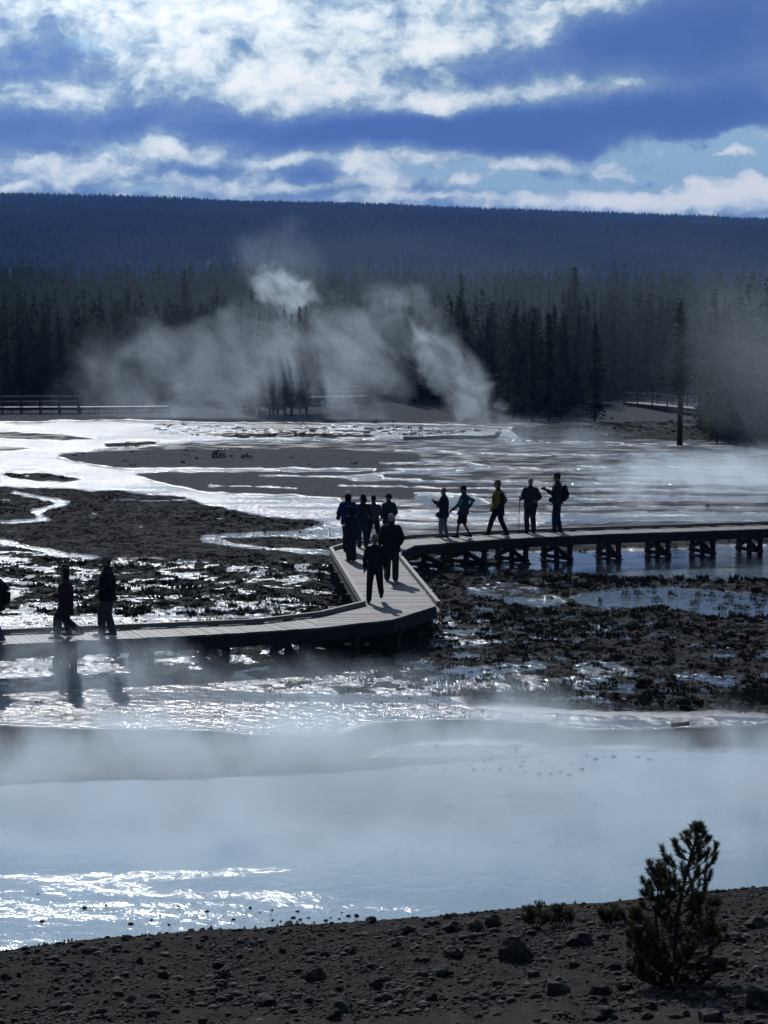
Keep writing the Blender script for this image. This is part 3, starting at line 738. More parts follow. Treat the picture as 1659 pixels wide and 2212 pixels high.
for q_, i in enumerate(sel):
    v, f = (bank_v if yy[i] < 330 else bank_w)[q_ % 8]; a = (q_ * 2.4) % 6.28; ca, sa = math.cos(a), math.sin(a); s = hh_[i] / 10
    vv = np.stack([(v[:, 0] * ca - v[:, 1] * sa) * s + xx[i], (v[:, 0] * sa + v[:, 1] * ca) * s + yy[i], v[:, 2] * s + zz[i]], 1)
    Vs.append(vv); Fs.append(f + off); off += len(vv)
wood = mesh_obj('forest', np.concatenate(Vs), np.concatenate(Fs), m_fol); tag(wood, 'dense dark conifer wood stretching behind the front trees', 'forest', kind='stuff')
# ridge forest
m_far, k = new_mat("ridge_needles")
isl = k.n('ShaderNodeNewGeometry').outputs['Random Per Island']; pos = k.n('ShaderNodeNewGeometry').outputs['Position']
pt = k.ss(k.noise(k.vmath('MULTIPLY', pos, (1, .4, 1)), .008, 6, .65), .42, .62)
c = k.mix(isl, (.007, .011, .010, 1), (.024, .034, .024, 1)); c = k.mix(k.math('MULTIPLY', pt, .6), c, (.045, .050, .046, 1))
k.n('ShaderNodeOutputMaterial', ins={0: k.n('ShaderNodeBsdfDiffuse', ins={0: c}).outputs[0]})
n = 62000; yy = 1350 + 2680 * g.random(n) ** .8; xx = g.uniform(-.235, .235, n) * yy
dens = fbm(xx / 120, yy / 160, 3, 95); kp = dens > -.62; xx, yy = xx[kp], yy[kp]; n = len(xx)
v1, f1 = low_trees(xx, yy, hill_z(xx, yy), g.uniform(7, 13, n), g.uniform(2.0, 3.4, n), 1, 5, 23)
n2_ = 5200; y2 = g.uniform(3860, 4060, n2_); x2 = g.uniform(-.24, .24, n2_) * y2
h2 = g.uniform(4, 11, n2_) * (1 + .7 * np.clip(fbm(x2 / 45, y2 / 900, 4, 97, .6), -.9, 1)); thin = g.random(n2_) < .15; h2[thin] = g.uniform(10, 15, thin.sum())
r2 = np.where(thin, .7, g.uniform(1.2, 2.2, n2_))
v2, f2 = low_trees(x2, y2, hill_z(x2, y2), h2, r2, 2, 5, 29)
rf = mesh_obj('ridge_forest', np.concatenate([v1, v2]), np.concatenate([f1, f2 + len(v1)]), m_far); tag(rf, 'far off blue hazed conifer forest covering the long ridge', 'forest', kind='stuff')

# ------------------------------------------------------------------ haze and steam
def box_mesh(name, lo, hi, mat):
    mb = MB(); mb.prism([(lo[0], lo[1]), (hi[0], lo[1]), (hi[0], hi[1]), (lo[0], hi[1])], lo[2], hi[2]); return mb.build(name, mat)
m_haze, k = new_mat("haze_air")
vp = k.n('ShaderNodeVolumePrincipled', ins={'Color': (.17, .38, 1.0, 1), 'Density': 8.5e-5, 'Anisotropy': .1})
k.n('ShaderNodeOutputMaterial', ins={1: vp.outputs[0]})
hz = box_mesh('haze', (-7200, -80, -8), (7200, 7700, 330), m_haze); tag(hz, 'thin blue air between the viewer and the far ridge', 'haze', kind='stuff')
def steam(name, cx, cy_, cz, rx, ry, rz, dens, label, scale=.35, lo=.45, hi=.75, tilt=0., seed=0., zpow=0., aniso=.5, vs=1.0, shear=.28, step=.4, detail=4, dist=.6):
    m, k = new_mat('steam_' + str(int(seed)))
    tc = k.n('ShaderNodeTexCoord').outputs['Object']; pos = k.n('ShaderNodeNewGeometry').outputs['Position']
    r = k.vmath('LENGTH', tc, out=1)
    fall = k.ss(r, .30, .98, 1.0, 0.0)
    if zpow:
        z = k.n('ShaderNodeSeparateXYZ', ins={0: tc}).outputs[2]
        fall = k.math('MULTIPLY', fall, k.ss(z, -.05, zpow, 1.0, .05))
    sp = k.n('ShaderNodeSeparateXYZ', ins={0: pos}).outputs; shx = k.math('MULTIPLY_ADD', sp[2], shear, sp[0])
    q = k.vmath('ADD', k.vmath('MULTIPLY', k.n('ShaderNodeCombineXYZ', ins={0: shx, 1: sp[1], 2: sp[2]}).outputs[0], (1, .8, vs)), (seed * 3.7, seed * 1.3, seed * 2.1))
    nz = k.noise(q, scale, detail, .63, dist)
    d = k.math('MULTIPLY', k.ss(r, .6, .98, 1.0, 0.0), k.ss(k.math('ADD', nz, k.math('MULTIPLY_ADD', fall, .42, -.34)), lo, hi))
    d = k.math('MULTIPLY', d, dens)
    vp = k.n('ShaderNodeVolumePrincipled', ins={'Color': (.74, .865, 1.0, 1), 'Density': d, 'Anisotropy': aniso})
    k.n('ShaderNodeOutputMaterial', ins={1: vp.outputs[0]})
    m.cycles.volume_step_rate = step
    bm = bmesh.new(); bmesh.ops.create_icosphere(bm, subdivisions=3, radius=1.0)
    me = bpy.data.meshes.new(name); bm.to_mesh(me); bm.free(); me.materials.append(m)
    o = bpy.data.objects.new(name, me); C.objects.link(o); o.location = (cx, cy_, cz); o.scale = (rx, ry, rz); o.rotation_euler = (0, tilt, 0)
    tag(o, label, 'steam', kind='stuff'); return o
def steam_px(name, px, py, yd, *a, **kw):
    p = at_d(px, py, yd); return steam(name, p.x, p.y, p.z, *a, **kw)
steam_px('steam', 460, 800, 203, 19, 6, 10.5, .075, 'broad ragged steam plume drifting before the dark wood at left', seed=1, scale=.26, lo=.38, hi=.78, tilt=R(-20), detail=6, dist=.5)
steam_px('steam', 730, 780, 201, 17, 6, 10.5, .085, 'ragged steam plume drifting before the wood under the bright puff', seed=12, scale=.28, lo=.39, hi=.76, tilt=R(-25), detail=6, dist=.5)
steam_px('steam', 260, 800, 206, 11, 4, 7.5, .05, 'thin steam curtain at the left end of the plumes', seed=13, scale=.24, lo=.36, hi=.84, detail=6, dist=.5)
steam_px('steam', 1000, 835, 190, 3.9, 3.4, 11.0, .26, 'bright leaning steam column rising from the far flats', seed=2, scale=.40, lo=.38, hi=.78, tilt=R(-38), detail=6, dist=.6)
steam_px('steam', 615, 630, 226, 6.6, 2.8, 4.0, .34, 'bright white steam puff behind the dark cluster of conifers', seed=3, scale=.62, lo=.40, hi=.74, tilt=R(30), detail=6, dist=.6)
steam_px('steam', 600, 570, 226, 7.5, 4, 7.5, .035, 'faint steam wisp rising above the bright puff against the ridge', seed=4, scale=.3, lo=.36, detail=6, dist=.5)
steam_px('steam', 1700, 800, 146, 10, 5, 10.0, .035, 'thin steam veil in front of the dense trees at far right', seed=5, scale=.14, lo=.2, hi=.8)
p = at(1560, 1050); steam('steam', p.x, p.y, .3, 14, 20, 4.2, .22, 'low bright steam bank lying over the open flats at right', seed=6, scale=.34, lo=.44, hi=.78, zpow=.9, detail=6, dist=.5, vs=1.2)
p = at(1120, 970); steam('steam', p.x, p.y, .5, 12, 18, 4.0, .022, 'thin ground steam spreading below the leaning column', seed=7, scale=.3, lo=.38, zpow=.9, detail=5)
p = at(800, 1700); steam('steam', p.x, p.y, 0., 16, 9.5, 2.4, .52, 'pale steam layer floating over the hot pool', seed=8, scale=.50, lo=.34, hi=.72, zpow=1.0, detail=6, dist=.5, vs=.6, aniso=.55)
p = at(180, 1490); steam('steam', p.x, p.y, .4, 5.5, 4.2, 2.3, .26, 'wispy steam curling up below the boardwalk at left', seed=9, scale=.65, lo=.40, zpow=1.0, detail=6, dist=1.4)
p = at(700, 1500); steam('steam', p.x, p.y, 0., 8, 5.0, 1.6, .10, 'thin steam trailing over the wet mud before the boardwalk', seed=10, scale=.6, lo=.34, zpow=1.0, detail=5)
p = at(830, 905); steam('steam', 10, p.y + 60, 4, 85, 85, 22, .0005, 'thin even mist hanging in the wood beyond the flats', seed=11, scale=.03, lo=.1, hi=.6, detail=2)

# ------------------------------------------------------------------ marsh tufts
m_tuft, k = new_mat("sedge")
isl = k.n('ShaderNodeNewGeometry').outputs['Random Per Island']; pos = k.n('ShaderNodeNewGeometry').outputs['Position']
c = k.mix(k.math('MULTIPLY_ADD', isl, .5, k.math('MULTIPLY', k.ss(k.noise(pos, .5, 3, .6), .35, .65), .5)), (.020, .020, .015, 1), (.088, .080, .058, 1))
k.n('ShaderNodeOutputMaterial', ins={0: k.n('ShaderNodeBsdfDiffuse', ins={0: c}).outputs[0]})
g = np.random.default_rng(31)
def tuft_field(n, pyr, clus, smin, smax, gain=1.0, vmin=.0, nb=11, pxr=(-300, 1960), hmul=1.):
    px = g.uniform(*pxr, n); ymin, ymax = at(CX, pyr[1]).y, at(CX, pyr[0]).y
    y = g.uniform(ymin, ymax, n); x = (px - CX) / F * np.sqrt(y * y + H * H)
    mx, my = plan(x, y); d = samp(Vb, mx, my)
    cl = fbm(x * clus, y * clus, 4, 71, .6)
    keep = (g.random(n) < np.clip((d + (d > .02) * cl * 1.0 * (1 - d * .5)) * gain, 0, 1)) & (d > vmin)
    x, y = x[keep], y[keep]; m = len(x); z = np.maximum(ground_z(x, y), -.02)
    s = g.uniform(smin, smax, m) * (1 + .5 * np.clip(fbm(x * .3, y * .3, 2, 72), -.7, 1)); h = s * g.uniform(.55, 1.0, m) * hmul
    a = g.uniform(0, 6.283, (m, nb)); r0 = s[:, None] * .32 * np.sqrt(g.random((m, nb))); r1 = r0 + s[:, None] * g.uniform(.05, .35, (m, nb)); hb = h[:, None] * g.uniform(.45, 1.1, (m, nb))
    w_ = s[:, None] * g.uniform(.10, .2, (m, nb))
    ca, sa = np.cos(a), np.sin(a); tw = g.uniform(0, 6.28, (m, nb))
    b1 = np.stack([x[:, None] + r0 * ca - w_ * np.cos(tw), y[:, None] + r0 * sa - w_ * np.sin(tw), np.broadcast_to(z[:, None] - .03, a.shape)], -1)
    b2 = np.stack([x[:, None] + r0 * ca + w_ * np.cos(tw), y[:, None] + r0 * sa + w_ * np.sin(tw), np.broadcast_to(z[:, None] - .03, a.shape)], -1)
    tp = np.stack([x[:, None] + r1 * ca, y[:, None] + r1 * sa, z[:, None] + hb], -1)
    v = np.stack([b1, b2, tp], 2).reshape(-1, 3)
    return v, m
vs = []
v, m = tuft_field(95000, (1205, 1560), 1.3, .06, .18, .46, hmul=.42, nb=9); vs.append(v)
v, m = tuft_field(9000, (1205, 1560), .7, .2, .36, .4, .3, hmul=.45, nb=16); vs.append(v)
v, m = tuft_field(110000, (1050, 1212), .9, .07, .20, .55, hmul=.4, nb=8); vs.append(v)
v, m = tuft_field(24000, (912, 1050), .3, .2, .5, .4, nb=7, hmul=.5); vs.append(v)
v = np.concatenate(vs)
tg = mesh_obj('marsh_grass', v, np.arange(len(v)).reshape(-1, 3), m_tuft); tag(tg, 'dark low sedge tufts growing in the glittering wet marsh', 'marsh grass', kind='stuff')

# ------------------------------------------------------------------ people
def cloth(name, c, rough=.9): return simple_mat(name, c, rough, .2, 14., .05, .004, 22.)
SKIN = simple_mat('skin', (.36, .22, .16), .6, .08, 10., .3); SKIN2 = simple_mat('skin_tanned', (.22, .13, .09), .6, .08, 10., .3)
EYE = simple_mat('eye_dark', (.02, .015, .012), .2, .0, 5., .5)
CL = {n: cloth('cloth_' + n, c) for n, c in dict(black=(.018, .018, .021), navy=(.018, .026, .055), blue=(.015, .035, .13), grey=(.075, .08, .09), charcoal=(.035, .036, .042), maroon=(.055, .032, .045), jeans=(.035, .055, .10), paleblue=(.13, .17, .22), khaki=(.16, .14, .11), teal=(.03, .06, .085), yellow=(.20, .15, .02), white=(.62, .62, .60), brown=(.07, .045, .03), greyhair=(.35, .34, .33), darkhair=(.02, .016, .013), fair=(.20, .14, .08), pale=(.45, .47, .50)).items()}
todo_bake = []
def two_bone(a, t, l1, l2, pole):
    a = Vector(a); t = Vector(t); d = t - a; L = min(max(d.length, abs(l1 - l2) + .01), l1 + l2 - .002); d.normalize()
    x = (l1 * l1 - l2 * l2 + L * L) / (2 * L); h = math.sqrt(max(l1 * l1 - x * x, 0))
    p = Vector(pole); p = (p - d * p.dot(d)); p.normalize()
    return a + d * x + p * h, a + d * L
def ell(mb, c, r, n=12, m=8, rot=None):
    vs = []; fs = []
    for i in range(1, m):
        th = math.pi * i / m
        for j in range(n):
            ph = 2 * math.pi * j / n; v = Vector((r[0] * math.sin(th) * math.cos(ph), r[1] * math.sin(th) * math.sin(ph), r[2] * math.cos(th)))
            vs.append(Vector(c) + (rot @ v if rot else v))
    a = len(vs); top = Vector((0, 0, r[2])); vs += [Vector(c) + (rot @ top if rot else top), Vector(c) - (rot @ top if rot else top)]
    for i in range(m - 2):
        for j in range(n): fs.append((i * n + j, (i + 1) * n + j, (i + 1) * n + (j + 1) % n, i * n + (j + 1) % n))
    for j in range(n): fs.append((a, j, (j + 1) % n)); fs.append((a + 1, (m - 2) * n + (j + 1) % n, (m - 2) * n + j))
    mb.add(vs, fs)
def limb(mb, pts, rad, n=12):
    mb.tube(pts, rad, n)
    for p, r in zip(pts, rad):
        r_ = r if hasattr(r, '__len__') else (r, r); ell(mb, p, (r_[0], r_[1], min(r_)), 10, 6)
def voxel(o, size, smooth=2):
    m = o.modifiers.new('r', 'REMESH'); m.mode = 'VOXEL'; m.voxel_size = size; m.use_smooth_shade = True
    q = o.modifiers.new('s', 'SMOOTH'); q.factor = .5; q.iterations = smooth; todo_bake.append(o)
def person(label, px, py, top, yaw, feet, hands, top_c, leg_c, hair='darkhair', hat=None, hat_c=None, skin=None, bulk=1., lean=0., hem=.80, hem_r=1.0, leg_w=1., shorts=False, longhair=False, head_yaw=0., head_dn=0., shoe='black', collar=True, hood=False, yoke=None, stripes=None, group=None, elbow=(0, -1, -.35)):
    base = at(px, py, DZ + .004); dep = base.y * math.cos(TILT); s = (py - top) * dep / F / 1.77
    root = empty('person', base, R(yaw)); root.scale = (s, s, s); tag(root, label, 'person', group)
    skin = skin or SKIN; bulk *= 1.10; leg_w *= 1.12
    HIPZ = .93; ln = R(lean)
    fl, fr = [Vector(f) for f in feet]
    hipdrop = max(0, max(abs(fl.y), abs(fr.y)) ** 2 * .45)
    hz_ = HIPZ - hipdrop
    def up(v):  # lean the upper body about the hips
        v = Vector(v); z = v.z - HIPZ; return Vector((v.x, v.y * 1. + z * math.sin(ln), hz_ + z * math.cos(ln)))
    hips = [Vector((-.09, 0, hz_)), Vector((.09, 0, hz_))]
    ank = [Vector((f.x, f.y, f.z + .085)) for f in (fl, fr)]
    kn = []
    for i in range(2):
        kk_, e = two_bone(hips[i], ank[i], .43, .425, (0.0 + (.06 if i else -.06), 1, 0)); kn.append(kk_); ank[i] = e
    sh = [up((-.170, 0, 1.395)), up((.170, 0, 1.395))]; el_, wr = [], []
    for i in range(2):
        ex, ey, ez = elbow; e, wv_ = two_bone(sh[i], hands[i], .29, .265, (ex + (-.45 if i == 0 else .45), ey, ez)); el_.append(e); wr.append(wv_)
    # --- body, one surface
    mb = MB()
    tz = [(.88, .14, .10), (.97, .155, .105), (1.08, .13, .092), (1.22, .150, .105), (1.34, .165, .10), (1.42, .15, .085), (1.475, .07, .065)]
    mb.tube([up((0, 0, z)) for z, a, b in tz], [(a, b) for z, a, b in tz], 16)
    for i in range(2):
        limb(mb, [hips[i], kn[i], ank[i]], [.082, .056, .040]); limb(mb, [hips[i].lerp(kn[i], .2), hips[i].lerp(kn[i], .6)], [.088, .070])
        limb(mb, [kn[i].lerp(ank[i], .15), kn[i].lerp(ank[i], .38), kn[i].lerp(ank[i], .8)], [.052, .056, .038])
        limb(mb, [sh[i], el_[i], wr[i]], [.052, .038, .026]); limb(mb, [sh[i].lerp(el_[i], .2), sh[i].lerp(el_[i], .7)], [.052, .043])
        limb(mb, [el_[i].lerp(wr[i], .12), el_[i].lerp(wr[i], .4)], [.041, .037])
        # hand: palm, four fingers with a bend, thumb from the side
        d = (wr[i] - el_[i]).normalized(); sx = -1 if i == 0 else 1
        side = Vector((0, 1, 0)); side = (side - d * side.dot(d)); side = side.normalized() if side.length > .1 else Vector((0, 0, 1))
        nrm = d.cross(side) * (1 if i == 0 else -1); nrm.normalize()
        pc = wr[i] + d * .05; mb.tube([wr[i] - d * .01, wr[i] + d * .03, wr[i] + d * .085], [.026, .034, .036], 10)
        for q, (off, ln_) in enumerate(((.030, .072), (.010, .080), (-.010, .075), (-.030, .060))):
            b0 = wr[i] + d * .080 + side * off; b1 = b0 + d * ln_ * .5 - nrm * .006; b2 = b1 + d * ln_ * .38 - nrm * .022
            limb(mb, [b0, b1, b2], [.0105, .0098, .0085], 8)
        t0 = wr[i] + d * .03 + side * .03; t1 = t0 + side * .025 + d * .03; limb(mb, [t0, t1, t1 + d * .032 - nrm * .01], [.013, .012, .010], 8)
        # foot
        fd = Vector((0.06 * sx, 1, 0)); f = (fl, fr)[i]
        pitch = (f.z * 2.2 if f.z > .02 else 0)
        fq = Vector((fd.x, fd.y, -pitch)).normalized()
        limb(mb, [ank[i] + Vector((0, 0, -.03)) - fq * .04, ank[i] + Vector((0, 0, -.045)) + fq * .07, ank[i] + Vector((0, 0, -.055)) + fq * .16], [.034, .034, .022])
    hc = up((0, .025, 1.645)); hq = Matrix.Rotation(R(head_yaw), 3, 'Z') @ Matrix.Rotation(-R(head_dn), 3, 'X')
    if head_dn: hc = hc + Vector((0, .04 * head_dn / 30, -.015 * head_dn / 30))
    limb(mb, [up((0, 0, 1.44)), hc + hq @ Vector((0, -.02, -.09))], [.058, .052])
    def H(v): return hc + hq @ Vector(v)
    ell(mb, H((0, -.01, .022)), (.076, .097, .104), 14, 10, hq); ell(mb, H((0, .022, -.045)), (.058, .070, .078), 12, 8, hq)
    ell(mb, H((0, .072, -.092)), (.024, .022, .020), 8, 6, hq)           # chin
    limb(mb, [H((0, .088, .012)), H((0, .112, -.028))], [.010, .015], 8)     # nose
    for sx in (-1, 1):
        ell(mb, H((sx * .078, .0, -.005)), (.010, .020, .032), 8, 6, hq)      # ears
        limb(mb, [H((sx * .012, .088, .025)), H((sx * .048, .078, .024))], [.010, .009], 6)  # brow
    limb(mb, [H((-.022, .084, -.058)), H((.022, .084, -.058))], [.009, .009], 6)  # lips
    b = mb.build('body', skin, root); voxel(b, .0085, 1)
    for sx in (-1, 1):
        mb = MB(); ell(mb, H((sx * .030, .084, .004)), (.013, .010, .009), 8, 6); mb.build('eye', EYE, root, True)
    # --- trousers
    mb = MB(); lw = leg_w
    mb.tube([up((0, 0, z)) for z in (.86, .93, 1.0, 1.04)], [(.15 * bulk, .118 * bulk), (.170 * bulk, .125 * bulk), (.165 * bulk, .118 * bulk), (.155 * bulk, .11 * bulk)], 16)
    for i in range(2):
        a, kk_, c = hips[i], kn[i], ank[i]
        if shorts: limb(mb, [a, a.lerp(kk_, .5), a.lerp(kk_, .92)], [.098 * lw, .090 * lw, .085 * lw])
        else: limb(mb, [a, a.lerp(kk_, .45), kk_, kk_.lerp(c, .5), c + Vector((0, 0, .0))], [.098 * lw, .090 * lw, .074 * lw, .070 * lw, .058 * lw ** 1.5])
    o = mb.build('trousers' if not shorts else 'shorts', CL[leg_c], root); voxel(o, .014, 3)
    # --- shoes
    for i in range(2):
        sx = -1 if i == 0 else 1; f = (fl, fr)[i]; pitch = (f.z * 2.2 if f.z > .02 else 0); fq = Vector((.06 * sx, 1, -pitch)).normalized()
        c0 = ank[i] + Vector((0, 0, -.045)); mb = MB()
        limb(mb, [c0 - fq * .055, c0 + fq * .03, c0 + fq * .12, c0 + fq * .185], [(.043, .04), (.046, .042), (.048, .036), (.034, .026)])
        limb(mb, [c0, ank[i] + Vector((0, 0, .03))], [.045, .048]); o = mb.build('shoe', CL[shoe], root); voxel(o, .012, 2)
    # --- jacket
    mb = MB(); bk = bulk; zs = [(hem, .180 * hem_r, .148 * hem_r), (.90, .174 * (1 + hem_r) / 2, .145), (1.03, .165, .142), (1.18, .176, .148), (1.32, .192, .142), (1.41, .165, .112), (1.47, .095, .080), (1.50, .070, .070)]
    zs = [q for q in zs if q[0] >= hem]
    mb.tube([up((0, 0, z)) for z, a, b in zs], [(a * bk, b * bk) for z, a, b in zs], 18)
    for i in range(2): limb(mb, [sh[i], sh[i].lerp(el_[i], .5), el_[i], el_[i].lerp(wr[i], .6), wr[i] - (wr[i] - el_[i]).normalized() * .01], [.070 * bk, .066 * bk, .058 * bk, .052 * bk, .045 * bk])
    if collar: limb(mb, [up((0, 0, 1.47)), up((0, .0, 1.525))], [(.078, .076), (.070, .074)])
    o = mb.build('jacket', CL[top_c], root); voxel(o, .014, 3)
    if yoke:   # differently coloured shoulders and sleeves
        mb = MB(); zs = [(1.17, .180, .137), (1.32, .193, .130), (1.41, .183, .110), (1.475, .100, .085)]
        mb.tube([up((0, 0, z)) for z, a, b in zs], [(a * bk, b * bk) for z, a, b in zs], 18)
        for i in range(2): limb(mb, [sh[i], sh[i].lerp(el_[i], .5), el_[i], el_[i].lerp(wr[i], .8)], [.075 * bk, .071 * bk, .063 * bk, .056 * bk])
        o = mb.build('jacket_yoke', CL[yoke], root); voxel(o, .014, 3); tag(o, 'yellow shoulders and sleeves')
    if stripes:
        for i in range(2):
            mb = MB()
            for t in (.35, .62, .88): p = sh[i].lerp(el_[i], t); d = (el_[i] - sh[i]).normalized(); mb.tube([p - d * .014, p + d * .014], [.082 * bk - .012 * t, .081 * bk - .012 * t], 14)
            for t in (.25, .5): p = el_[i].lerp(wr[i], t); d = (wr[i] - el_[i]).normalized(); mb.tube([p - d * .014, p + d * .014], [.066 * bk - .012 * t] * 2, 14)
            mb.build('sleeve_stripes', CL[stripes], root)
    # --- hair and hats
    mb = MB(); ell(mb, H((0, -.022, .040)), (.086, .098, .098), 14, 10, hq)
    if hair == 'greyhair' or not longhair: limb(mb, [H((0, -.075, .0)), H((0, -.075, -.045))], [(.055, .03), (.045, .025)])
    if longhair:
        limb(mb, [H((0, -.06, .02)), H((0, -.065, -.06)), H((0, -.06, -.13))], [(.088, .055), (.088, .055), (.075, .045)])
        for sx in (-1, 1): limb(mb, [H((sx * .07, -.02, .02)), H((sx * .075, -.01, -.09))], [.030, .028])
    if hat != 'hood': o = mb.build('hair', CL[hair], root); voxel(o, .010, 2)
    if hat == 'cap':
        mb = MB(); ell(mb, H((0, -.012, .052)), (.092, .107, .092), 14, 10, hq); limb(mb, [H((-.03, .095, .062)), H((.03, .095, .062))], [.014, .014]); mb.tube([H((0, .06, .060)), H((0, .12, .052)), H((0, .170, .040))], [(.074, .014), (.066, .012), (.035, .009)], 10)
        mb.v = mb.v; o = mb.build('cap', CL[hat_c], root); voxel(o, .010, 2)
    if hat == 'bucket':
        mb = MB(); mb.tube([H((0, -.01, .045)), H((0, -.01, .10)), H((0, -.01, .150)), H((0, -.01, .158))], [.108, .098, .082, .05], 16); mb.tube([H((0, 0, .020)), H((0, 0, .036)), H((0, -.005, .055))], [.162, .150, .104], 20)
        o = mb.build('sun_hat', CL[hat_c], root); voxel(o, .010, 2)
    if hat == 'beanie':
        mb = MB(); ell(mb, H((0, -.012, .060)), (.093, .106, .098), 14, 10, hq); mb.tube([H((0, -.012, .03)), H((0, -.012, .065))], [(.098, .110), (.098, .110)], 16); o = mb.build('knit_hat', CL[hat_c], root); voxel(o, .010, 2)
    if hat == 'hood':
        mb = MB(); ell(mb, H((0, -.025, .03)), (.105, .115, .125), 14, 10, hq); limb(mb, [H((0, -.05, -.03)), up((0, -.03, 1.47))], [(.095, .085), (.10, .085)]); o = mb.build('hood', CL[hat_c], root); voxel(o, .012, 3)
    return root
def wpt(o, v):
    return o.matrix_basis @ Vector(v)
ST = ((-.10, .0, 0), (.10, .0, 0)); PK = [(-.24, .06, .90), (.24, .06, .90)]; SIDE = [(-.26, .05, .86), (.26, .05, .86)]
man_front = person('person in dark jumper and black trousers walking toward the viewer, nearest at the bend', 810, 1301, 1148, 176, ((-.14, -.28, .12), (.14, .20, 0)), [(-.26, .13, .86), (.26, -.02, .86)], 'black', 'black', hair='greyhair', bulk=1.02, skin=SKIN2, collar=False)
man_bulky = person('bulky person in dark padded jacket, hands in pockets, right behind the nearest walker', 845, 1255, 1108, -8, ((-.12, .08, 0), (.12, -.06, 0)), [(-.20, .10, .98), (.22, .10, .98)], 'black', 'charcoal', hair='greyhair', longhair=False, bulk=1.28, hem=.78, leg_w=1.15, elbow=(0, -.6, -.1))
wom_phone = person('small person in long navy coat and wide trousers looking down at a phone', 760, 1213, 1092, 38, ((-.10, .0, 0), (.10, .03, 0)), [(-.07, .27, 1.13), (.05, .26, 1.10)], 'navy', 'charcoal', hair='darkhair', longhair=True, bulk=1.08, hem=.66, hem_r=1.1, leg_w=1.25, head_dn=28, shoe='white')
man_blue = person('person in bright blue jacket and white cap standing behind the small one', 752, 1191, 1061, -18, ST, [(-.22, .16, 1.05), (.20, .26, 1.15)], 'blue', 'black', hair='darkhair', hat='cap', hat_c='white', bulk=1.15, longhair=True)
man_dark1 = person('slim dark figure with shaded face turned, second from the left at the far corner', 784, 1183, 1067, 20, ((-.10, .05, 0), (.10, -.02, 0)), [(-.2, .1, .95), (.12, .25, 1.1)], 'charcoal', 'teal', hair='darkhair', longhair=True, bulk=.95, head_yaw=50)
man_grey = person('person in grey jacket with legs apart seen from behind at the far corner', 807, 1182, 1069, -2, ((-.24, .0, 0), (.22, .02, 0)), [(-.10, .28, 1.15), (.10, .28, 1.15)], 'grey', 'black', hair='darkhair', hem=.92, bulk=1.02, elbow=(0, -.4, -.5))
man_dark2 = person('tall dark figure in a peaked cap, rightmost of the cluster at the far corner', 840, 1178, 1066, 25, ST, [(-.2, .14, .98), (.2, .16, .98)], 'charcoal', 'black', hat='cap', hat_c='charcoal', bulk=1.15, hem=.76, head_yaw=55)
wom_photo = person('person with arms raised to chest taking a photo, leftmost on the right walkway', 959, 1161.5, 1053, 68, ((-.17, .05, 0), (.17, -.04, 0)), [(-.07, .34, 1.28), (.09, .33, 1.26)], 'navy', 'paleblue', hair='fair', bulk=1.08, hem=.72, hem_r=1.05, hat=None)
wom_stripe = person('walker in dark jacket with pale striped sleeves swinging one arm forward', 1002, 1161.5, 1047, 72, ((-.09, .22, 0), (.09, -.18, .02)), [(-.22, .33, .95), (.24, -.12, 1.02)], 'teal', 'black', hat='cap', hat_c='black', bulk=1.05, hem=.80, shorts=True, stripes='pale', skin=SKIN2)
man_yellow = person('person in yellow and black jacket and brimmed sun hat striding left', 1076, 1157, 1035, 70, ((-.10, .30, 0), (.10, -.26, 0)), [(-.24, .10, .88), (.25, -.02, .88)], 'black', 'black', hat='bucket', hat_c='khaki', bulk=1.2, hem=.68, hem_r=1.05, yoke='yellow', shoe='brown')
man_pole = person('standing person leaning on a thin trekking pole, next to last on the walkway', 1146, 1151.5, 1032, 158, ((-.11, .0, 0), (.11, .03, 0)), [(-.20, .10, 1.06), (.27, .18, 1.10)], 'charcoal', 'charcoal', hair='greyhair', bulk=1.2, hem=.82, leg_w=1.1)
man_pack = person('tall person with rucksack holding a camera up, rightmost of everyone on the walkway', 1204, 1150, 1021.5, 78, ((-.19, .06, 0), (.19, -.05, 0)), [(-.06, .30, 1.26), (.09, .30, 1.24)], 'charcoal', 'navy', hair='darkhair', bulk=1.08, hem=.86, shoe='brown', hat='beanie', hat_c='charcoal')
man_cap = person('person in peaked cap, black jacket and pale grey trousers standing on the left walkway', 233, 1375, 1199, 88, ((-.10, .12, 0), (.10, -.10, 0)), [(-.20, .14, .96), (.20, .10, .96)], 'black', 'grey', hat='cap', hat_c='khaki', bulk=1.18, hem=.80, leg_w=1.15, skin=SKIN2)
wom_coat = person('walker in long maroon coat pushing off the rear foot on the left walkway', 143, 1381, 1220, 90, ((-.09, .22, 0), (.09, -.34, .09)), [(-.16, .26, 1.08), (.18, .20, 1.02)], 'maroon', 'charcoal', hair='darkhair', longhair=True, bulk=1.15, hem=.64, hem_r=1.06)
per_hid = person('dark figure almost hidden behind the walker in the maroon coat', 141, 1373, 1217, 90, ((-.09, -.12, 0), (.09, .18, 0)), [(-.2, .1, .95), (.2, .1, .95)], 'charcoal', 'charcoal', hat='hood', hat_c='charcoal', bulk=1.0)
per_edge = person('dark coated walker cut off by the left edge of the photo', -10, 1384, 1214, 90, ((-.09, -.16, .0), (.09, .26, 0)), [(-.2, .16, .98), (.22, -.10, .95)], 'black', 'jeans', bulk=1.2, hem=.72, hem_r=1.25)
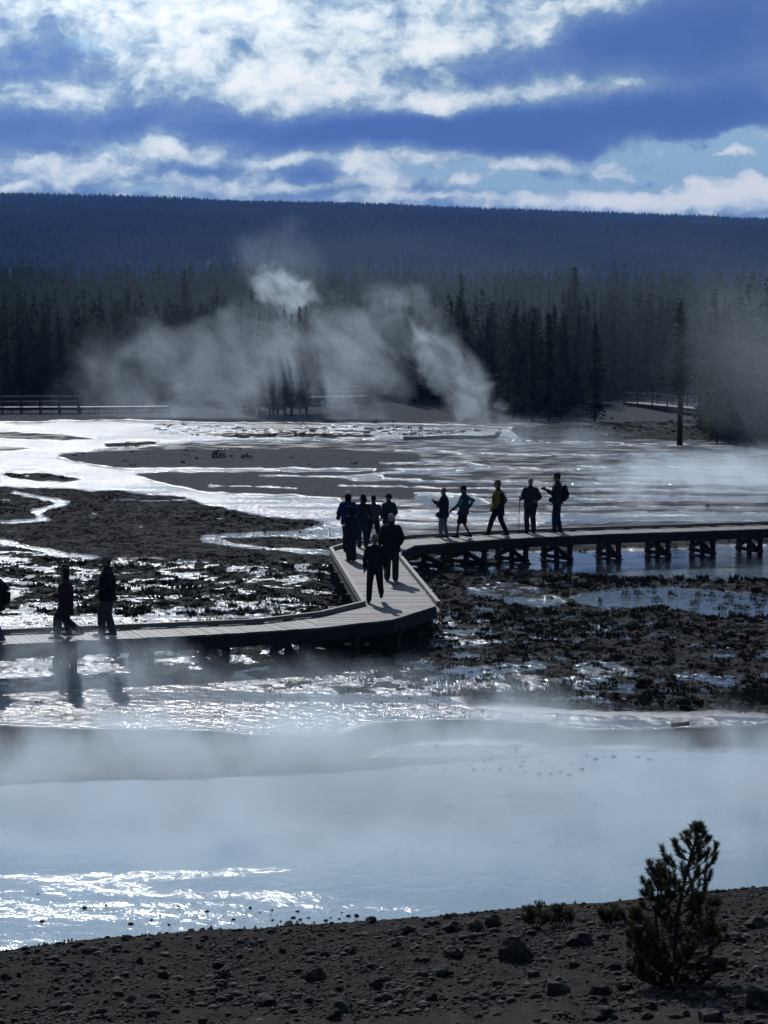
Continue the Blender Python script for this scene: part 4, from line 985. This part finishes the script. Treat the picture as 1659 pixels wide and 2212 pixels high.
# --- things the people carry
def carried(name, mb, mat, owner, label, cat, vox=None, part=None):
    root = mb.build(name, mat); root.matrix_basis = owner.matrix_basis.copy(); root.location = owner.location; root.rotation_euler = owner.rotation_euler; root.scale = owner.scale
    tag(root, label, cat)
    if vox: voxel(root, vox, 3)
    return root
def strap_tube(mb, pts, w_=.02): mb.tube(pts, [(w_, .006)] * len(pts), 6)
mb = MB(); limb(mb, [(0, -.20, 1.02), (0, -.235, 1.18), (0, -.215, 1.36)], [(.15, .09), (.155, .105), (.12, .075)]); limb(mb, [(0, -.30, 1.05), (0, -.31, 1.18)], [(.10, .045), (.10, .045)])
pk = carried('backpack', mb, CL['black'], man_pack, 'dark rucksack worn by the tall rightmost person', 'backpack', .014)
for sx in (-1, 1):
    q = MB(); strap_tube(q, [(sx * .10, -.13, 1.43), (sx * .11, -.02, 1.50), (sx * .11, .12, 1.40), (sx * .12, .15, 1.22), (sx * .16, .05, 1.08), (sx * .14, -.13, 1.05)], .024); q.build('strap', CL['charcoal'], pk)
mb = MB(); limb(mb, [(-.18, .17, .98), (-.04, .18, .98)], [(.07, .08), (.07, .08)]); carried('waist_bag', mb, CL['charcoal'], man_pack, 'small camera bag hanging at the front of the tall rightmost person', 'bag', .012)
mb = MB(); mb.beam((-.06, .40, 1.31), (.09, .40, 1.31), .05, .09); mb.tube([(.015, .41, 1.31), (.015, .50, 1.31)], [.035, .038], 14); carried('camera', mb, CL['black'], man_pack, 'black camera in the hands of the tall rightmost person', 'camera')
mb = MB(); mb.beam((-.07, .43, 1.33), (.09, .43, 1.33), .012, .09); carried('tablet', mb, CL['black'], wom_photo, 'dark flat device held up by the leftmost person on the right walkway', 'tablet')
mb = MB(); limb(mb, [(-.14, .18, .82), (.02, .20, .80)], [(.06, .10), (.07, .12)]); hb = carried('shoulder_bag', mb, CL['charcoal'], wom_photo, 'dark shoulder bag at the hip of the person taking a photo', 'bag', .012)
q = MB(); strap_tube(q, [(-.08, .16, .92), (.05, .15, 1.20), (.13, .05, 1.49), (.12, -.10, 1.40)], .015); q.build('strap', CL['black'], hb)
mb = MB(); limb(mb, [(-.18, .12, .84), (-.05, .15, .82)], [(.045, .08), (.05, .10)]); hb = carried('shoulder_bag', mb, CL['black'], wom_stripe, 'small black bag at the hip of the walker with striped sleeves', 'bag', .012)
q = MB(); strap_tube(q, [(-.10, .14, .92), (.02, .15, 1.20), (.12, .06, 1.49)], .012); q.build('strap', CL['pale'], hb)
mb = MB(); mb.beam((-.05, .33, 1.17), (.03, .33, 1.17), .15, .010, (0, .4, 1)); carried('phone', mb, CL['white'], wom_phone, 'pale phone held by the small person in the navy coat', 'phone')
mb = MB(); limb(mb, [(-.30, -.02, .98), (-.29, .0, 1.08)], [(.06, .13), (.05, .12)]); hb = carried('shoulder_bag', mb, CL['black'], man_blue, 'dark bag hanging at the left side of the person in blue', 'bag', .012)
q = MB(); strap_tube(q, [(-.28, -.02, 1.12), (-.12, -.14, 1.40), (.08, -.06, 1.50)], .015); q.build('strap', CL['black'], hb)
mb = MB(); limb(mb, [(.05, -.24, .92), (.05, -.28, 1.05)], [(.13, .11), (.11, .08)]); hb = carried('shoulder_bag', mb, CL['black'], per_edge, 'black bag slung behind the walker cut off by the left edge', 'bag', .012)
q = MB(); strap_tube(q, [(.05, -.24, 1.12), (.02, -.12, 1.42), (-.02, .05, 1.48)], .015); q.build('strap', CL['black'], hb)
# trekking pole
hp = wpt(man_pole, (.29, .24, 1.10)); gp = at(1120.5, 1152.5, DZ)
tp = empty('trekking_pole', gp); tag(tp, 'thin dark trekking pole planted on the boards in front of its holder', 'trekking pole')
v0 = hp - gp
mb = MB(); mb.tube([(0, 0, .0), v0 * .03, v0 * .5, v0], [.006, .010, .011, .012], 8); mb.build('shaft', CL['charcoal'], tp)
mb = MB(); mb.tube([v0 * .95, v0 * 1.02, v0 * 1.08], [.018, .021, .020], 8); mb.build('handle', CL['black'], tp)
mb = MB(); mb.tube([v0 * .05, v0 * .06], [.035, .030], 12); mb.build('basket', CL['black'], tp)
bpy.context.view_layer.update()
dg = bpy.context.evaluated_depsgraph_get()
for o in todo_bake:
    me = bpy.data.meshes.new_from_object(o.evaluated_get(dg)); mats = [s_.material for s_ in o.material_slots]
    o.modifiers.clear(); o.data = me
    if not me.materials:
        for m in mats: me.materials.append(m)

# ------------------------------------------------------------------ rocks
m_rock, k = new_mat("rock")
tc = k.n('ShaderNodeTexCoord').outputs['Object']; oi = k.n('ShaderNodeObjectInfo').outputs['Random']
q = k.vmath('ADD', tc, k.n('ShaderNodeCombineXYZ', ins={0: k.math('MULTIPLY', oi, 40.), 1: 0., 2: 0.}).outputs[0])
nz = k.noise(q, 3., 7, .68)
c = k.mix(k.ss(nz, .35, .65), (.022, .020, .019, 1), (.095, .088, .082, 1))
bmp = k.n('ShaderNodeBump', ins={'Strength': 1.0, 'Distance': .12, 'Height': nz})
bs = k.n('ShaderNodeBsdfPrincipled', ins={'Base Color': c, 'Roughness': .9, 'Specular IOR Level': .1, 'Normal': bmp.outputs[0]})
k.n('ShaderNodeOutputMaterial', ins={0: bs.outputs[0]})
def rock_mesh(seed, sub=3, sq=.6):
    bm = bmesh.new(); bmesh.ops.create_icosphere(bm, subdivisions=sub, radius=.5); rq = random.Random(seed)
    pl = [(Vector((rq.uniform(-1, 1), rq.uniform(-1, 1), rq.uniform(-.7, 1))).normalized(), rq.uniform(.28, .46)) for _ in range(11)]
    for v in bm.verts:
        p = v.co.copy()
        for n_, d_ in pl:
            t = p.dot(n_)
            if t > d_: p -= n_ * (t - d_)
        p *= 1 + .13 * mnoise.fractal(p * 4 + Vector((seed, 0, 0)), 1.0, 2.0, 4)
        v.co = Vector((p.x * rq.uniform(1.0, 1.0), p.y, p.z * sq))
    me = bpy.data.meshes.new('rock'); bm.to_mesh(me); bm.free(); me.materials.append(m_rock); return me
RM = [rock_mesh(i, 3, (.62, .5, .75, .42, .58, .9)[i]) for i in range(6)]
rk = random.Random(12)
def ray_ground(px, py):
    d = ray(px, py); lo, hi = 8., 400.
    ts = np.linspace(14, 60, 500); X_ = d.x / d.y * ts; Z_ = H + d.z / d.y * ts; gz = np.maximum(ground_z(X_, ts), -.3)
    i = np.argmax(Z_ < gz); i = i if Z_[i] < gz[i] else 499
    return Vector((X_[i], ts[i], float(gz[i])))
def rock(px, py, wpx, kind, label, group=None, water_=False, tall=1.):
    p = at(px, py, 0.) if water_ else ray_ground(px, py); w_ = wpx / F * p.y * 1.5
    o = bpy.data.objects.new('rock', RM[kind]); C.objects.link(o); o.scale = (w_, w_ * rk.uniform(.7, 1.0), w_ * tall); o.rotation_euler = (rk.uniform(-.15, .15), rk.uniform(-.15, .15), rk.uniform(0, 6.3))
    o.location = (p.x, p.y, p.z + w_ * tall * .12); tag(o, label, 'rock', group); return o
rock(567, 2172, 44, 0, 'dark chunky rock low on the gravel bank, nearly below the middle stones of the pool', None)
rock(736, 2185, 50, 4, 'broad lumpy rock at the bottom of the bank, right of the dark chunky one')
rock(682, 2118, 34, 2, 'pale pointed rock standing alone on the middle of the gravel bank')
rock(354, 2113, 25, 2, 'small pale upright rock left on the gravel bank, beside the twig line')
rock(814, 2134, 31, 0, 'mid sized grey rock on the bank right of the pale pointed one')
rock(1117, 2072, 58, 5, 'largest craggy rock between the seedling clump and the bank foot')
rock(981, 2068, 38, 3, 'flat pale rock left of the largest craggy rock')
rock(1200, 2145, 46, 0, 'craggy rock below the seedling clump, near the young pine')
rock(1250, 2040, 56, 1, 'dark slab leaning at the left foot of the young pine')
rock(1520, 2098, 72, 3, 'big dark flat boulder behind the base of the young pine')
rock(1637, 2003, 44, 1, 'dark boulder on the bank crest at the right edge')
rock(1590, 2034, 40, 3, 'low dark rock right of the young pine, under the crest boulder')
rock(1645, 2170, 62, 0, 'large dark rock in the lower right corner')
rock(1298, 2200, 52, 1, 'broad rock half buried at the bottom, below left of the pine')
SHR = 'dark rocks lined up along the pool edge'
for px, py, w_, kd in [(937,2000,22,0),(981,2012,38,1),(1023,2010,40,4),(1065,2004,36,2),(871,2018,46,3),(802,1993,24,1)]:
    rock(px, py, w_, kd, 'dark rock in the row where the gravel bank meets the pool', SHR)
BG = 'grey rocks scattered over the gravel bank'
for px, py, w_ in [(960,2105,32),(222,2203,20),(61,2178,18),(160,2048,15),(483,2107,26),(719,2200,26),(732,2139,15),(414,2147,15),(856,2043,18),(1305,2030,24),(1300,2152,36),(1353,2140,34),(1535,2204,48),(1398,2200,24),(1470,2158,34),(1075,2130,22),(1150,2110,26),(930,2160,20),(610,2060,14),(520,2040,16),(300,2080,14),(120,2120,16),(250,2060,12),(900,2075,16),(1010,2150,18),(1410,2180,22),(1600,2090,26),(1620,2120,22),(1560,2150,26),(1480,2200,20),(860,2190,22),(380,2190,16),(40,2110,14),(1240,2090,22),(1180,2190,26),(1090,2195,24),(1010,2040,18),(760,2060,14)]:
    rock(px, py, w_, rk.randrange(6), 'grey rock lying loose on the gravel bank', BG)
WG = 'stones in the shallows at the near edge of the pool'
for zx, zy in [(775,133),(770,147),(828,155),(845,137),(877,155),(800,165),(925,163),(975,140),(1010,150),(1010,165),(708,128),(770,162),(865,182),(900,192),(820,168),(890,168),(940,155),(960,158),(850,160),(370,173),(120,166),(430,162),(505,124),(590,137),(240,128),(300,120),(480,175),(108,87),(880,186),(985,150),(1055,165),(1095,180),(735,140),(660,160),(455,150),(1195,165),(1150,172)]:
    rock(zx * .7606 + rk.uniform(-3, 3), 1865.3 + zy * .7606, rk.uniform(3.5, 11) if zx != 370 else 12, rk.randrange(6), 'wet black stone poking out of the shallow pool water near the bank', WG, True, .8)
FGp = 'small stones showing in the steaming far side of the pool'
for zx, zy in [(395,875),(400,907),(440,905),(470,905),(510,905),(560,910),(620,912),(680,925),(725,922),(768,915),(805,928),(735,898),(820,880),(445,870),(515,878),(350,858),(275,905),(290,827),(240,805),(600,890),(540,830),(580,815),(860,905),(470,860),(620,850),(690,870),(520,895),(610,870),(880,845),(1100,850),(1000,850),(920,860),(960,850),(1150,862),(150,902),(340,845),(380,885)]:
    rock(823 + zx * .504, 1207 + zy * .504, rk.uniform(4, 9), rk.randrange(6), 'small dark stone breaking the surface of the steaming pool', FGp, True, .7)
# loose gravel, uncountable
g = np.random.default_rng(77)
def pebble_field(n, ylo, yhi, smin, smax, pw=2.5, onwater=False):
    y = g.uniform(ylo, yhi, n); x = g.uniform(-.30, .30, n) * y; mx, my = plan(x, y); wv = samp(Wb, mx, my)
    z = ground_z(x, y); kp = (wv < -.6); kp &= (fbm(x * 1.1, y * 1.1, 3, 81) + g.uniform(-.5, .8, n)) > 0
    if onwater: kp = (wv > 1.2) & (wv < 1.585) & (y < 36)
    x, y, z = x[kp], y[kp], z[kp]; m = len(x); z = np.maximum(z, -.01)
    s = smin + (smax - smin) * g.random(m) ** pw
    t = (1 + 5 ** .5) / 2; ico = np.array([(-1,t,0),(1,t,0),(-1,-t,0),(1,-t,0),(0,-1,t),(0,1,t),(0,-1,-t),(0,1,-t),(t,0,-1),(t,0,1),(-t,0,-1),(-t,0,1)]) / 1.9
    fc = np.array([(0,11,5),(0,5,1),(0,1,7),(0,7,10),(0,10,11),(1,5,9),(5,11,4),(11,10,2),(10,7,6),(7,1,8),(3,9,4),(3,4,2),(3,2,6),(3,6,8),(3,8,9),(4,9,5),(2,4,11),(6,2,10),(8,6,7),(9,8,1)])
    v = ico[None] * g.uniform(.65, 1.25, (m, 12, 1)) * s[:, None, None] * .5 * np.stack([g.uniform(.8, 1.3, m), g.uniform(.7, 1.1, m), g.uniform(.45, .8, m)], -1)[:, None, :]
    v += np.stack([x, y, z + s * .08], -1)[:, None, :]
    return v.reshape(-1, 3), (fc[None] + 12 * np.arange(m)[:, None, None]).reshape(-1, 3)
P_ = [pebble_field(68000, 20.5, 33, .014, .06, 2.0), pebble_field(6400, 20.5, 33, .05, .15, 2.2)]
off = 0; vv = []; ff = []
for v, f in P_: vv.append(v); ff.append(f + off); off += len(v)
gv = mesh_obj('gravel', np.concatenate(vv), np.concatenate(ff), m_rock); tag(gv, 'loose dark gravel and small stones covering the near bank', 'gravel', kind='stuff')

# ------------------------------------------------------------------ young pine and seedlings on the bank
m_need, k = new_mat("young_pine_needles")
isl = k.n('ShaderNodeNewGeometry').outputs['Random Per Island']
c = k.mix(isl, (.014, .022, .010, 1), (.055, .060, .022, 1))
d1 = k.n('ShaderNodeBsdfPrincipled', ins={'Base Color': c, 'Roughness': .6, 'Specular IOR Level': .25}); d2 = k.n('ShaderNodeBsdfTranslucent', ins={0: c})
k.n('ShaderNodeOutputMaterial', ins={0: k.n('ShaderNodeMixShader', ins={0: .30, 1: d1.outputs[0], 2: d2.outputs[0]}).outputs[0]})
def needle_shoot(out, pts, gq, per=520, nl=.06, wd=.0055):
    """needles set along a shoot polyline (world metres)"""
    pts = np.array([tuple(p) for p in pts]); seg = pts[1:] - pts[:-1]; L = np.linalg.norm(seg, axis=1); n = max(10, int(L.sum() * per))
    i = gq.choice(len(seg), n, p=L / L.sum()); t = gq.random(n)[:, None]; b = pts[i] + seg[i] * t; d = seg[i] / L[i][:, None]
    r = gq.normal(0, 1, (n, 3)); r -= d * (r * d).sum(1)[:, None]; r /= np.linalg.norm(r, axis=1)[:, None]
    dr = d * gq.uniform(.55, 1.25, (n, 1)) + r; dr /= np.linalg.norm(dr, axis=1)[:, None]; dr[:, 2] += .12
    w_ = np.cross(dr, gq.normal(0, 1, (n, 3))); w_ /= np.linalg.norm(w_, axis=1)[:, None]
    ln = nl * gq.uniform(.7, 1.15, (n, 1)); out.append(np.stack([b - w_ * wd * .5, b + w_ * wd * .5, b + dr * ln], 1).reshape(-1, 3))
def sapling(name, base, stems, label, seed, group=None, cat='pine tree', per=520, nl=.055):
    gq = np.random.default_rng(seed); rq = random.Random(seed)
    root = empty(name, base); tag(root, label, cat, group)
    nd = []; wood_ = MB(); tr = MB()
    for (pts, r0, env, nwh, z_start) in stems:
        pts = [Vector(p) for p in pts]; m = len(pts)
        tr.tube(pts, [r0 * (1 - .82 * i / (m - 1)) for i in range(m)], 8)
        def pos_(t):
            u = t * (m - 1); i = min(int(u), m - 2); return pts[i].lerp(pts[i + 1], u - i)
        L = (pts[-1] - pts[0]).length
        a0 = rq.uniform(0, 6.28)
        for w_ in range(nwh):
            t = z_start + (1 - z_start) * (w_ + .35 * rq.random()) / nwh * .97
            nb = rq.choice([3, 4, 4, 5]); 
            for b in range(nb):
                a = a0 + w_ * 1.1 + b * 6.283 / nb + rq.uniform(-.35, .35)
                ln = np.interp(t, [e[0] for e in env], [e[1] for e in env]) * rq.uniform(.6, 1.12)
                p0 = pos_(t); dr = Vector((math.cos(a), math.sin(a), 0))
                rise = rq.uniform(.22, .60)
                bp = [p0 + dr * ln * s_ * (1 - .12 * s_) + Vector((0, 0, ln * rise * s_ ** 1.7 + ln * .12 * s_)) for s_ in (0, .25, .5, .75, .95, 1.08)]
                bp[-1] = bp[-2] + Vector((dr.x * .25, dr.y * .25, 1)).normalized() * ln * .20
                br = r0 * .34 * (1 - t * .5); wood_.tube(bp, [br * (1 - .14 * q) for q in range(6)], 5)
                st_ = 2 if ln > .28 else 1
                needle_shoot(nd, bp[st_ + (1 if ln > .35 else 0):], gq, per, nl)
                if ln > .16:
                    for q in range(rq.choice([2, 3, 4]) if ln > .25 else 2):
                        s_ = rq.uniform(.35, .85); i = int(s_ * 5); c0 = bp[i].lerp(bp[i + 1], s_ * 5 - i)
                        a2 = a + rq.choice([-1, 1]) * rq.uniform(.4, 1.1); l2 = ln * rq.uniform(.22, .42)
                        c1 = c0 + Vector((math.cos(a2) * .6, math.sin(a2) * .6, .45)) * l2 * .6; c2 = c1 + Vector((math.cos(a2) * .35, math.sin(a2) * .35, .9)) * l2 * .6
                        wood_.tube([c0, c1, c2], [br * .55, br * .45, br * .3], 4); needle_shoot(nd, [c0.lerp(c1, .3), c1, c2], gq, per, nl)
        needle_shoot(nd, [pos_(.86), pos_(.93), pts[-1]], gq, per * 1.1, nl)
        for q in range(4):
            a = q * 1.57 + a0; c0 = pos_(.90); needle_shoot(nd, [c0, c0 + Vector((math.cos(a) * .05, math.sin(a) * .05, .08))], gq, per, nl * .9)
    tr.build('trunk', m_bark, root, True); wood_.build('branch', m_bark, root, True)
    v = np.concatenate(nd); mesh_obj('needles', v, np.arange(len(v)).reshape(-1, 3), m_need, root)
    return root
pb = ray_ground(1462, 2126); ppm = F / pb.y
def q_(px, py, dy=0.): return Vector(((px - 1462) / ppm, dy, (2126 - py) / ppm))
sapling('pine_tree', pb, [
    ([q_(1462,2132), q_(1457,2040), q_(1462,1970), q_(1476,1900), q_(1490,1840), q_(1503,1795), q_(1510,1768)], .032, [(0,.62),(.25,.56),(.45,.44),(.6,.31),(.8,.15),(1,.04)], 16, .03),
    ([q_(1452,2130,.02), q_(1418,2050,.05), q_(1416,1980,.06), q_(1420,1920,.05), q_(1424,1868,.04)], .020, [(0,.42),(.4,.36),(.6,.32),(.8,.18),(1,.07)], 8, .06),
    ([q_(1455,2130,-.05), q_(1400,2085,-.12), q_(1376,2020,-.14), q_(1366,1950,-.12)], .015, [(0,.34),(.5,.26),(1,.06)], 7, .12),
    ([q_(1470,2128,.1), q_(1500,2050,.2), q_(1532,1990,.22), q_(1556,1948,.2)], .014, [(0,.26),(.4,.22),(1,.06)], 5, .25),
    ([q_(1450,2128,-.25), q_(1390,2105,-.3), q_(1345,2070,-.32)], .012, [(0,.22),(1,.10)], 5, .2),
    ([q_(1475,2128,-.2), q_(1520,2098,-.25), q_(1560,2070,-.25)], .010, [(0,.18),(1,.08)], 4, .2)],
    'young multi-stemmed pine with upturned needle tufts growing on the near bank', 5, per=1050, nl=.060)
def seedling(px, py, hgt_px, wid_px, label, seed, group=None, cat='pine seedling'):
    b = ray_ground(px, py); s = b.y / F; h = hgt_px * s; w_ = wid_px * s; rq = random.Random(seed); st = []
    for i in range(7):
        a = (i - 3) / 3; hh = h * rq.uniform(.35, 1.0) * (1 - .35 * abs(a)); jx = rq.uniform(-.1, .1) * w_; st.append(([(a * w_ * .12, rq.uniform(-.05, .05), -.03), (a * w_ * .35 + jx, rq.uniform(-.1, .1), hh * .5), (a * w_ * .5 + jx, rq.uniform(-.1, .1), hh)], .009, [(0, .07), (1, .035)], 2, .45))
    return sapling('pine_seedling', b, st, label, seed, group, cat, per=900, nl=.05)
seedling(1155, 2002, 56, 50, 'left half of the twin low pine seedling clump at the water edge', 21)
seedling(1208, 2003, 40, 50, 'right, lower half of the twin pine seedling clump at the water edge', 22)
seedling(1318, 2002, 40, 56, 'low pine seedling clump just left of the young pine', 23)
seedling(1530, 2030, 36, 60, 'low reddish seedling clump at the right foot of the young pine', 24)

# ------------------------------------------------------------------ small things on the flats
def plank_thing(px0, py0, px1, py1, h, wd, label, name='driftwood', cat='driftwood', mat=None):
    a = at(px0, py0, .05); b = at(px1, py1, .05); o = empty(name, a); 
    C.objects.unlink(o); bpy.data.objects.remove(o)
    mb = MB(); rq = random.Random(int(px0)); n = 6; d = b - a
    mb.tube([Vector((d.x * i / n, d.y * i / n + rq.uniform(-.02, .02), h / 2 + rq.uniform(-.1, .1) * h)) for i in range(n + 1)], [(wd * rq.uniform(.75, 1.1) / 2, h * rq.uniform(.75, 1.1) / 2) for i in range(n + 1)], 9)
    o = mb.build(name, mat or m_snag, None, True); o.location = a; tag(o, label, cat); return o
plank_thing(1452, 1572, 1487, 1567, .09, .10, 'short weathered plank lying on the mud between marsh and pool')
plank_thing(872, 952, 1072, 948, .30, .35, 'long fallen log lying across the far flats under the steam column', 'fallen_log', 'log')
plank_thing(1150, 951, 1215, 947, .28, .3, 'short dark log right of the long fallen one', 'fallen_log', 'log')
mb = MB(); rq = random.Random(4)
for i in range(12):
    a = rq.uniform(0, 6.28); mb.tube([(0, 0, .1), (.35 * math.cos(a), .3 * math.sin(a), .35 + .3 * rq.random())], [.05, .012], 5)
o = mb.build('root_plate', m_snag); p = at(1075, 948); o.location = (p.x, p.y, .02); tag(o, 'upturned root stump at the right end of the long fallen log', 'stump')
def shrub(px, py, wpx, hpx, label, group=None, n=420):
    p = at(px, py, .03); s = p.y / F; w_, h = wpx * s, hpx * s; gq = np.random.default_rng(int(px * 7 + py)); 
    u = gq.normal(0, 1, (n, 3)); u /= np.linalg.norm(u, axis=1)[:, None]; u[:, 2] = np.abs(u[:, 2]); rr_ = gq.uniform(.45, 1.0, (n, 1)) ** .6
    c = u * rr_ * np.array([w_ / 2, w_ / 2.2, h]) * (1 + .2 * np.sin(u[:, :1] * 9)); d1 = gq.normal(0, 1, (n, 3)); d2 = gq.normal(0, 1, (n, 3)); sz = h * .16
    v = np.stack([c, c + d1 * sz * .5, c + d2 * sz * .5 + u * sz], 1).reshape(-1, 3)
    root = empty('shrub', p); tag(root, label, 'shrub', group); mesh_obj('foliage', v, np.arange(len(v)).reshape(-1, 3), m_tuft, root)
    mb = MB(); rq = random.Random(int(px))
    for i in range(6): a = rq.uniform(0, 6.28); mb.tube([(0, 0, -.03), (w_ * .3 * math.cos(a), w_ * .3 * math.sin(a), h * .7)], [h * .03, h * .01], 4)
    mb.build('stem', m_bark, root); return root
shrub(470, 990, 30, 17, 'dark round shrub on the grey mud bar left of centre')
shrub(531, 991, 26, 11, 'low brownish shrub right of the dark round one on the mud bar')
SGp = 'low dark shrubs dotted over the far mud bars'
for px, py, w_, h in [(285,978,13,6),(402,975,9,6),(418,976,11,5),(316,983,9,4),(270,999,12,7),(370,1021,12,5),(404,1020,12,4),(500,972,13,6),(519,972,9,5),(475,973,12,6),(700,925,12,5),(860,925,16,6)]:
    shrub(px, py, w_, h, 'tiny dark shrub on a far mud bar', SGp, 160)
WS = 'tufted clumps standing in the open water of the marsh'
for zx, zy, w_ in [(1200,80,18),(940,180,14),(1100,150,34),(1240,150,20),(1360,155,26),(1418,155,22),(1490,165,40),(1530,210,30),(1340,195,34),(1460,215,30),(1560,215,38),(1180,180,40),(1600,155,40),(1645,160,28),(1050,150,36),(690,115,26),(760,130,40),(1170,125,16),(1620,205,30),(1500,235,24)]:
    shrub(823 + zx * .504, 1207 + zy * .504 + 4, w_ * .62, 9 + w_ * .12, 'dark sedge clump standing alone in open marsh water', WS, 260)
shrub(1425 * .0 + 1528, 1096, 10, 8, 'small dark clump on the flats beyond the right walkway', None, 200)

# ------------------------------------------------------------------ far walkways at the wood's edge
def far_walk(p0, p1, z, label, rails=True, posts=8):
    a, b = Vector(p0), Vector(p1); root = empty('boardwalk', (a.x, a.y, 0)); tag(root, label, 'boardwalk'); O = Vector((a.x, a.y, 0)); d = (b - a); L = d.length; d.normalize(); n_ = Vector((-d.y, d.x, 0))
    a = a - O; b = b - O
    mb = MB(); n = int(L / .3)
    for i in range(n):
        c = a + d * (L * (i + .5) / n); mb.beam(c - n_ * .9 + Vector((0, 0, z)), c + n_ * .9 + Vector((0, 0, z)), .27, .05)
    mb.build('deck', m_wood, root)
    mb = MB(); mb.beam(a - n_ * .85 + Vector((0, 0, z - .13)), b - n_ * .85 + Vector((0, 0, z - .13)), .08, .2); mb.build('side_beam', m_beam, root)
    for i in range(posts + 1):
        c = a + d * (L * i / posts)
        for sg in (-1, 1):
            g_ = float(ground_z(np.array([c.x + O.x]), np.array([c.y + O.y]))[0]); mb = MB(); mb.beam((c.x + n_.x * sg * .95, c.y + n_.y * sg * .95, min(g_, z) - .2), (c.x + n_.x * sg * .95, c.y + n_.y * sg * .95, z + (1.0 if rails else -.05)), .10, .10, (1, 0, 0)); mb.build('post', m_beam, root)
    if rails:
        for sg in (-1, 1):
            for hh in (.95, .5):
                mb = MB(); mb.beam(a + n_ * sg * .95 + Vector((0, 0, z + hh)), b + n_ * sg * .95 + Vector((0, 0, z + hh)), .05, .10); mb.build('rail', m_kerb, root)
def pd(px, yd): return ((px - CX) / F * yd, yd, 0)
far_walk(pd(-160, 211), pd(170, 212), .72, 'far railed walkway running out of the picture at left below the wood', True, 8)
far_walk(pd(172, 212), pd(362, 214), .72, 'low far walkway without rails continuing right of the railed one', False, 5)
far_walk(pd(622, 222), pd(785, 228), 1.25, 'short far railed walkway seen through the steam near the middle', True, 5)
far_walk(pd(1368, 224), pd(1532, 205), .75, 'far walkway crossing the pale gap in the wood at right', True, 5)
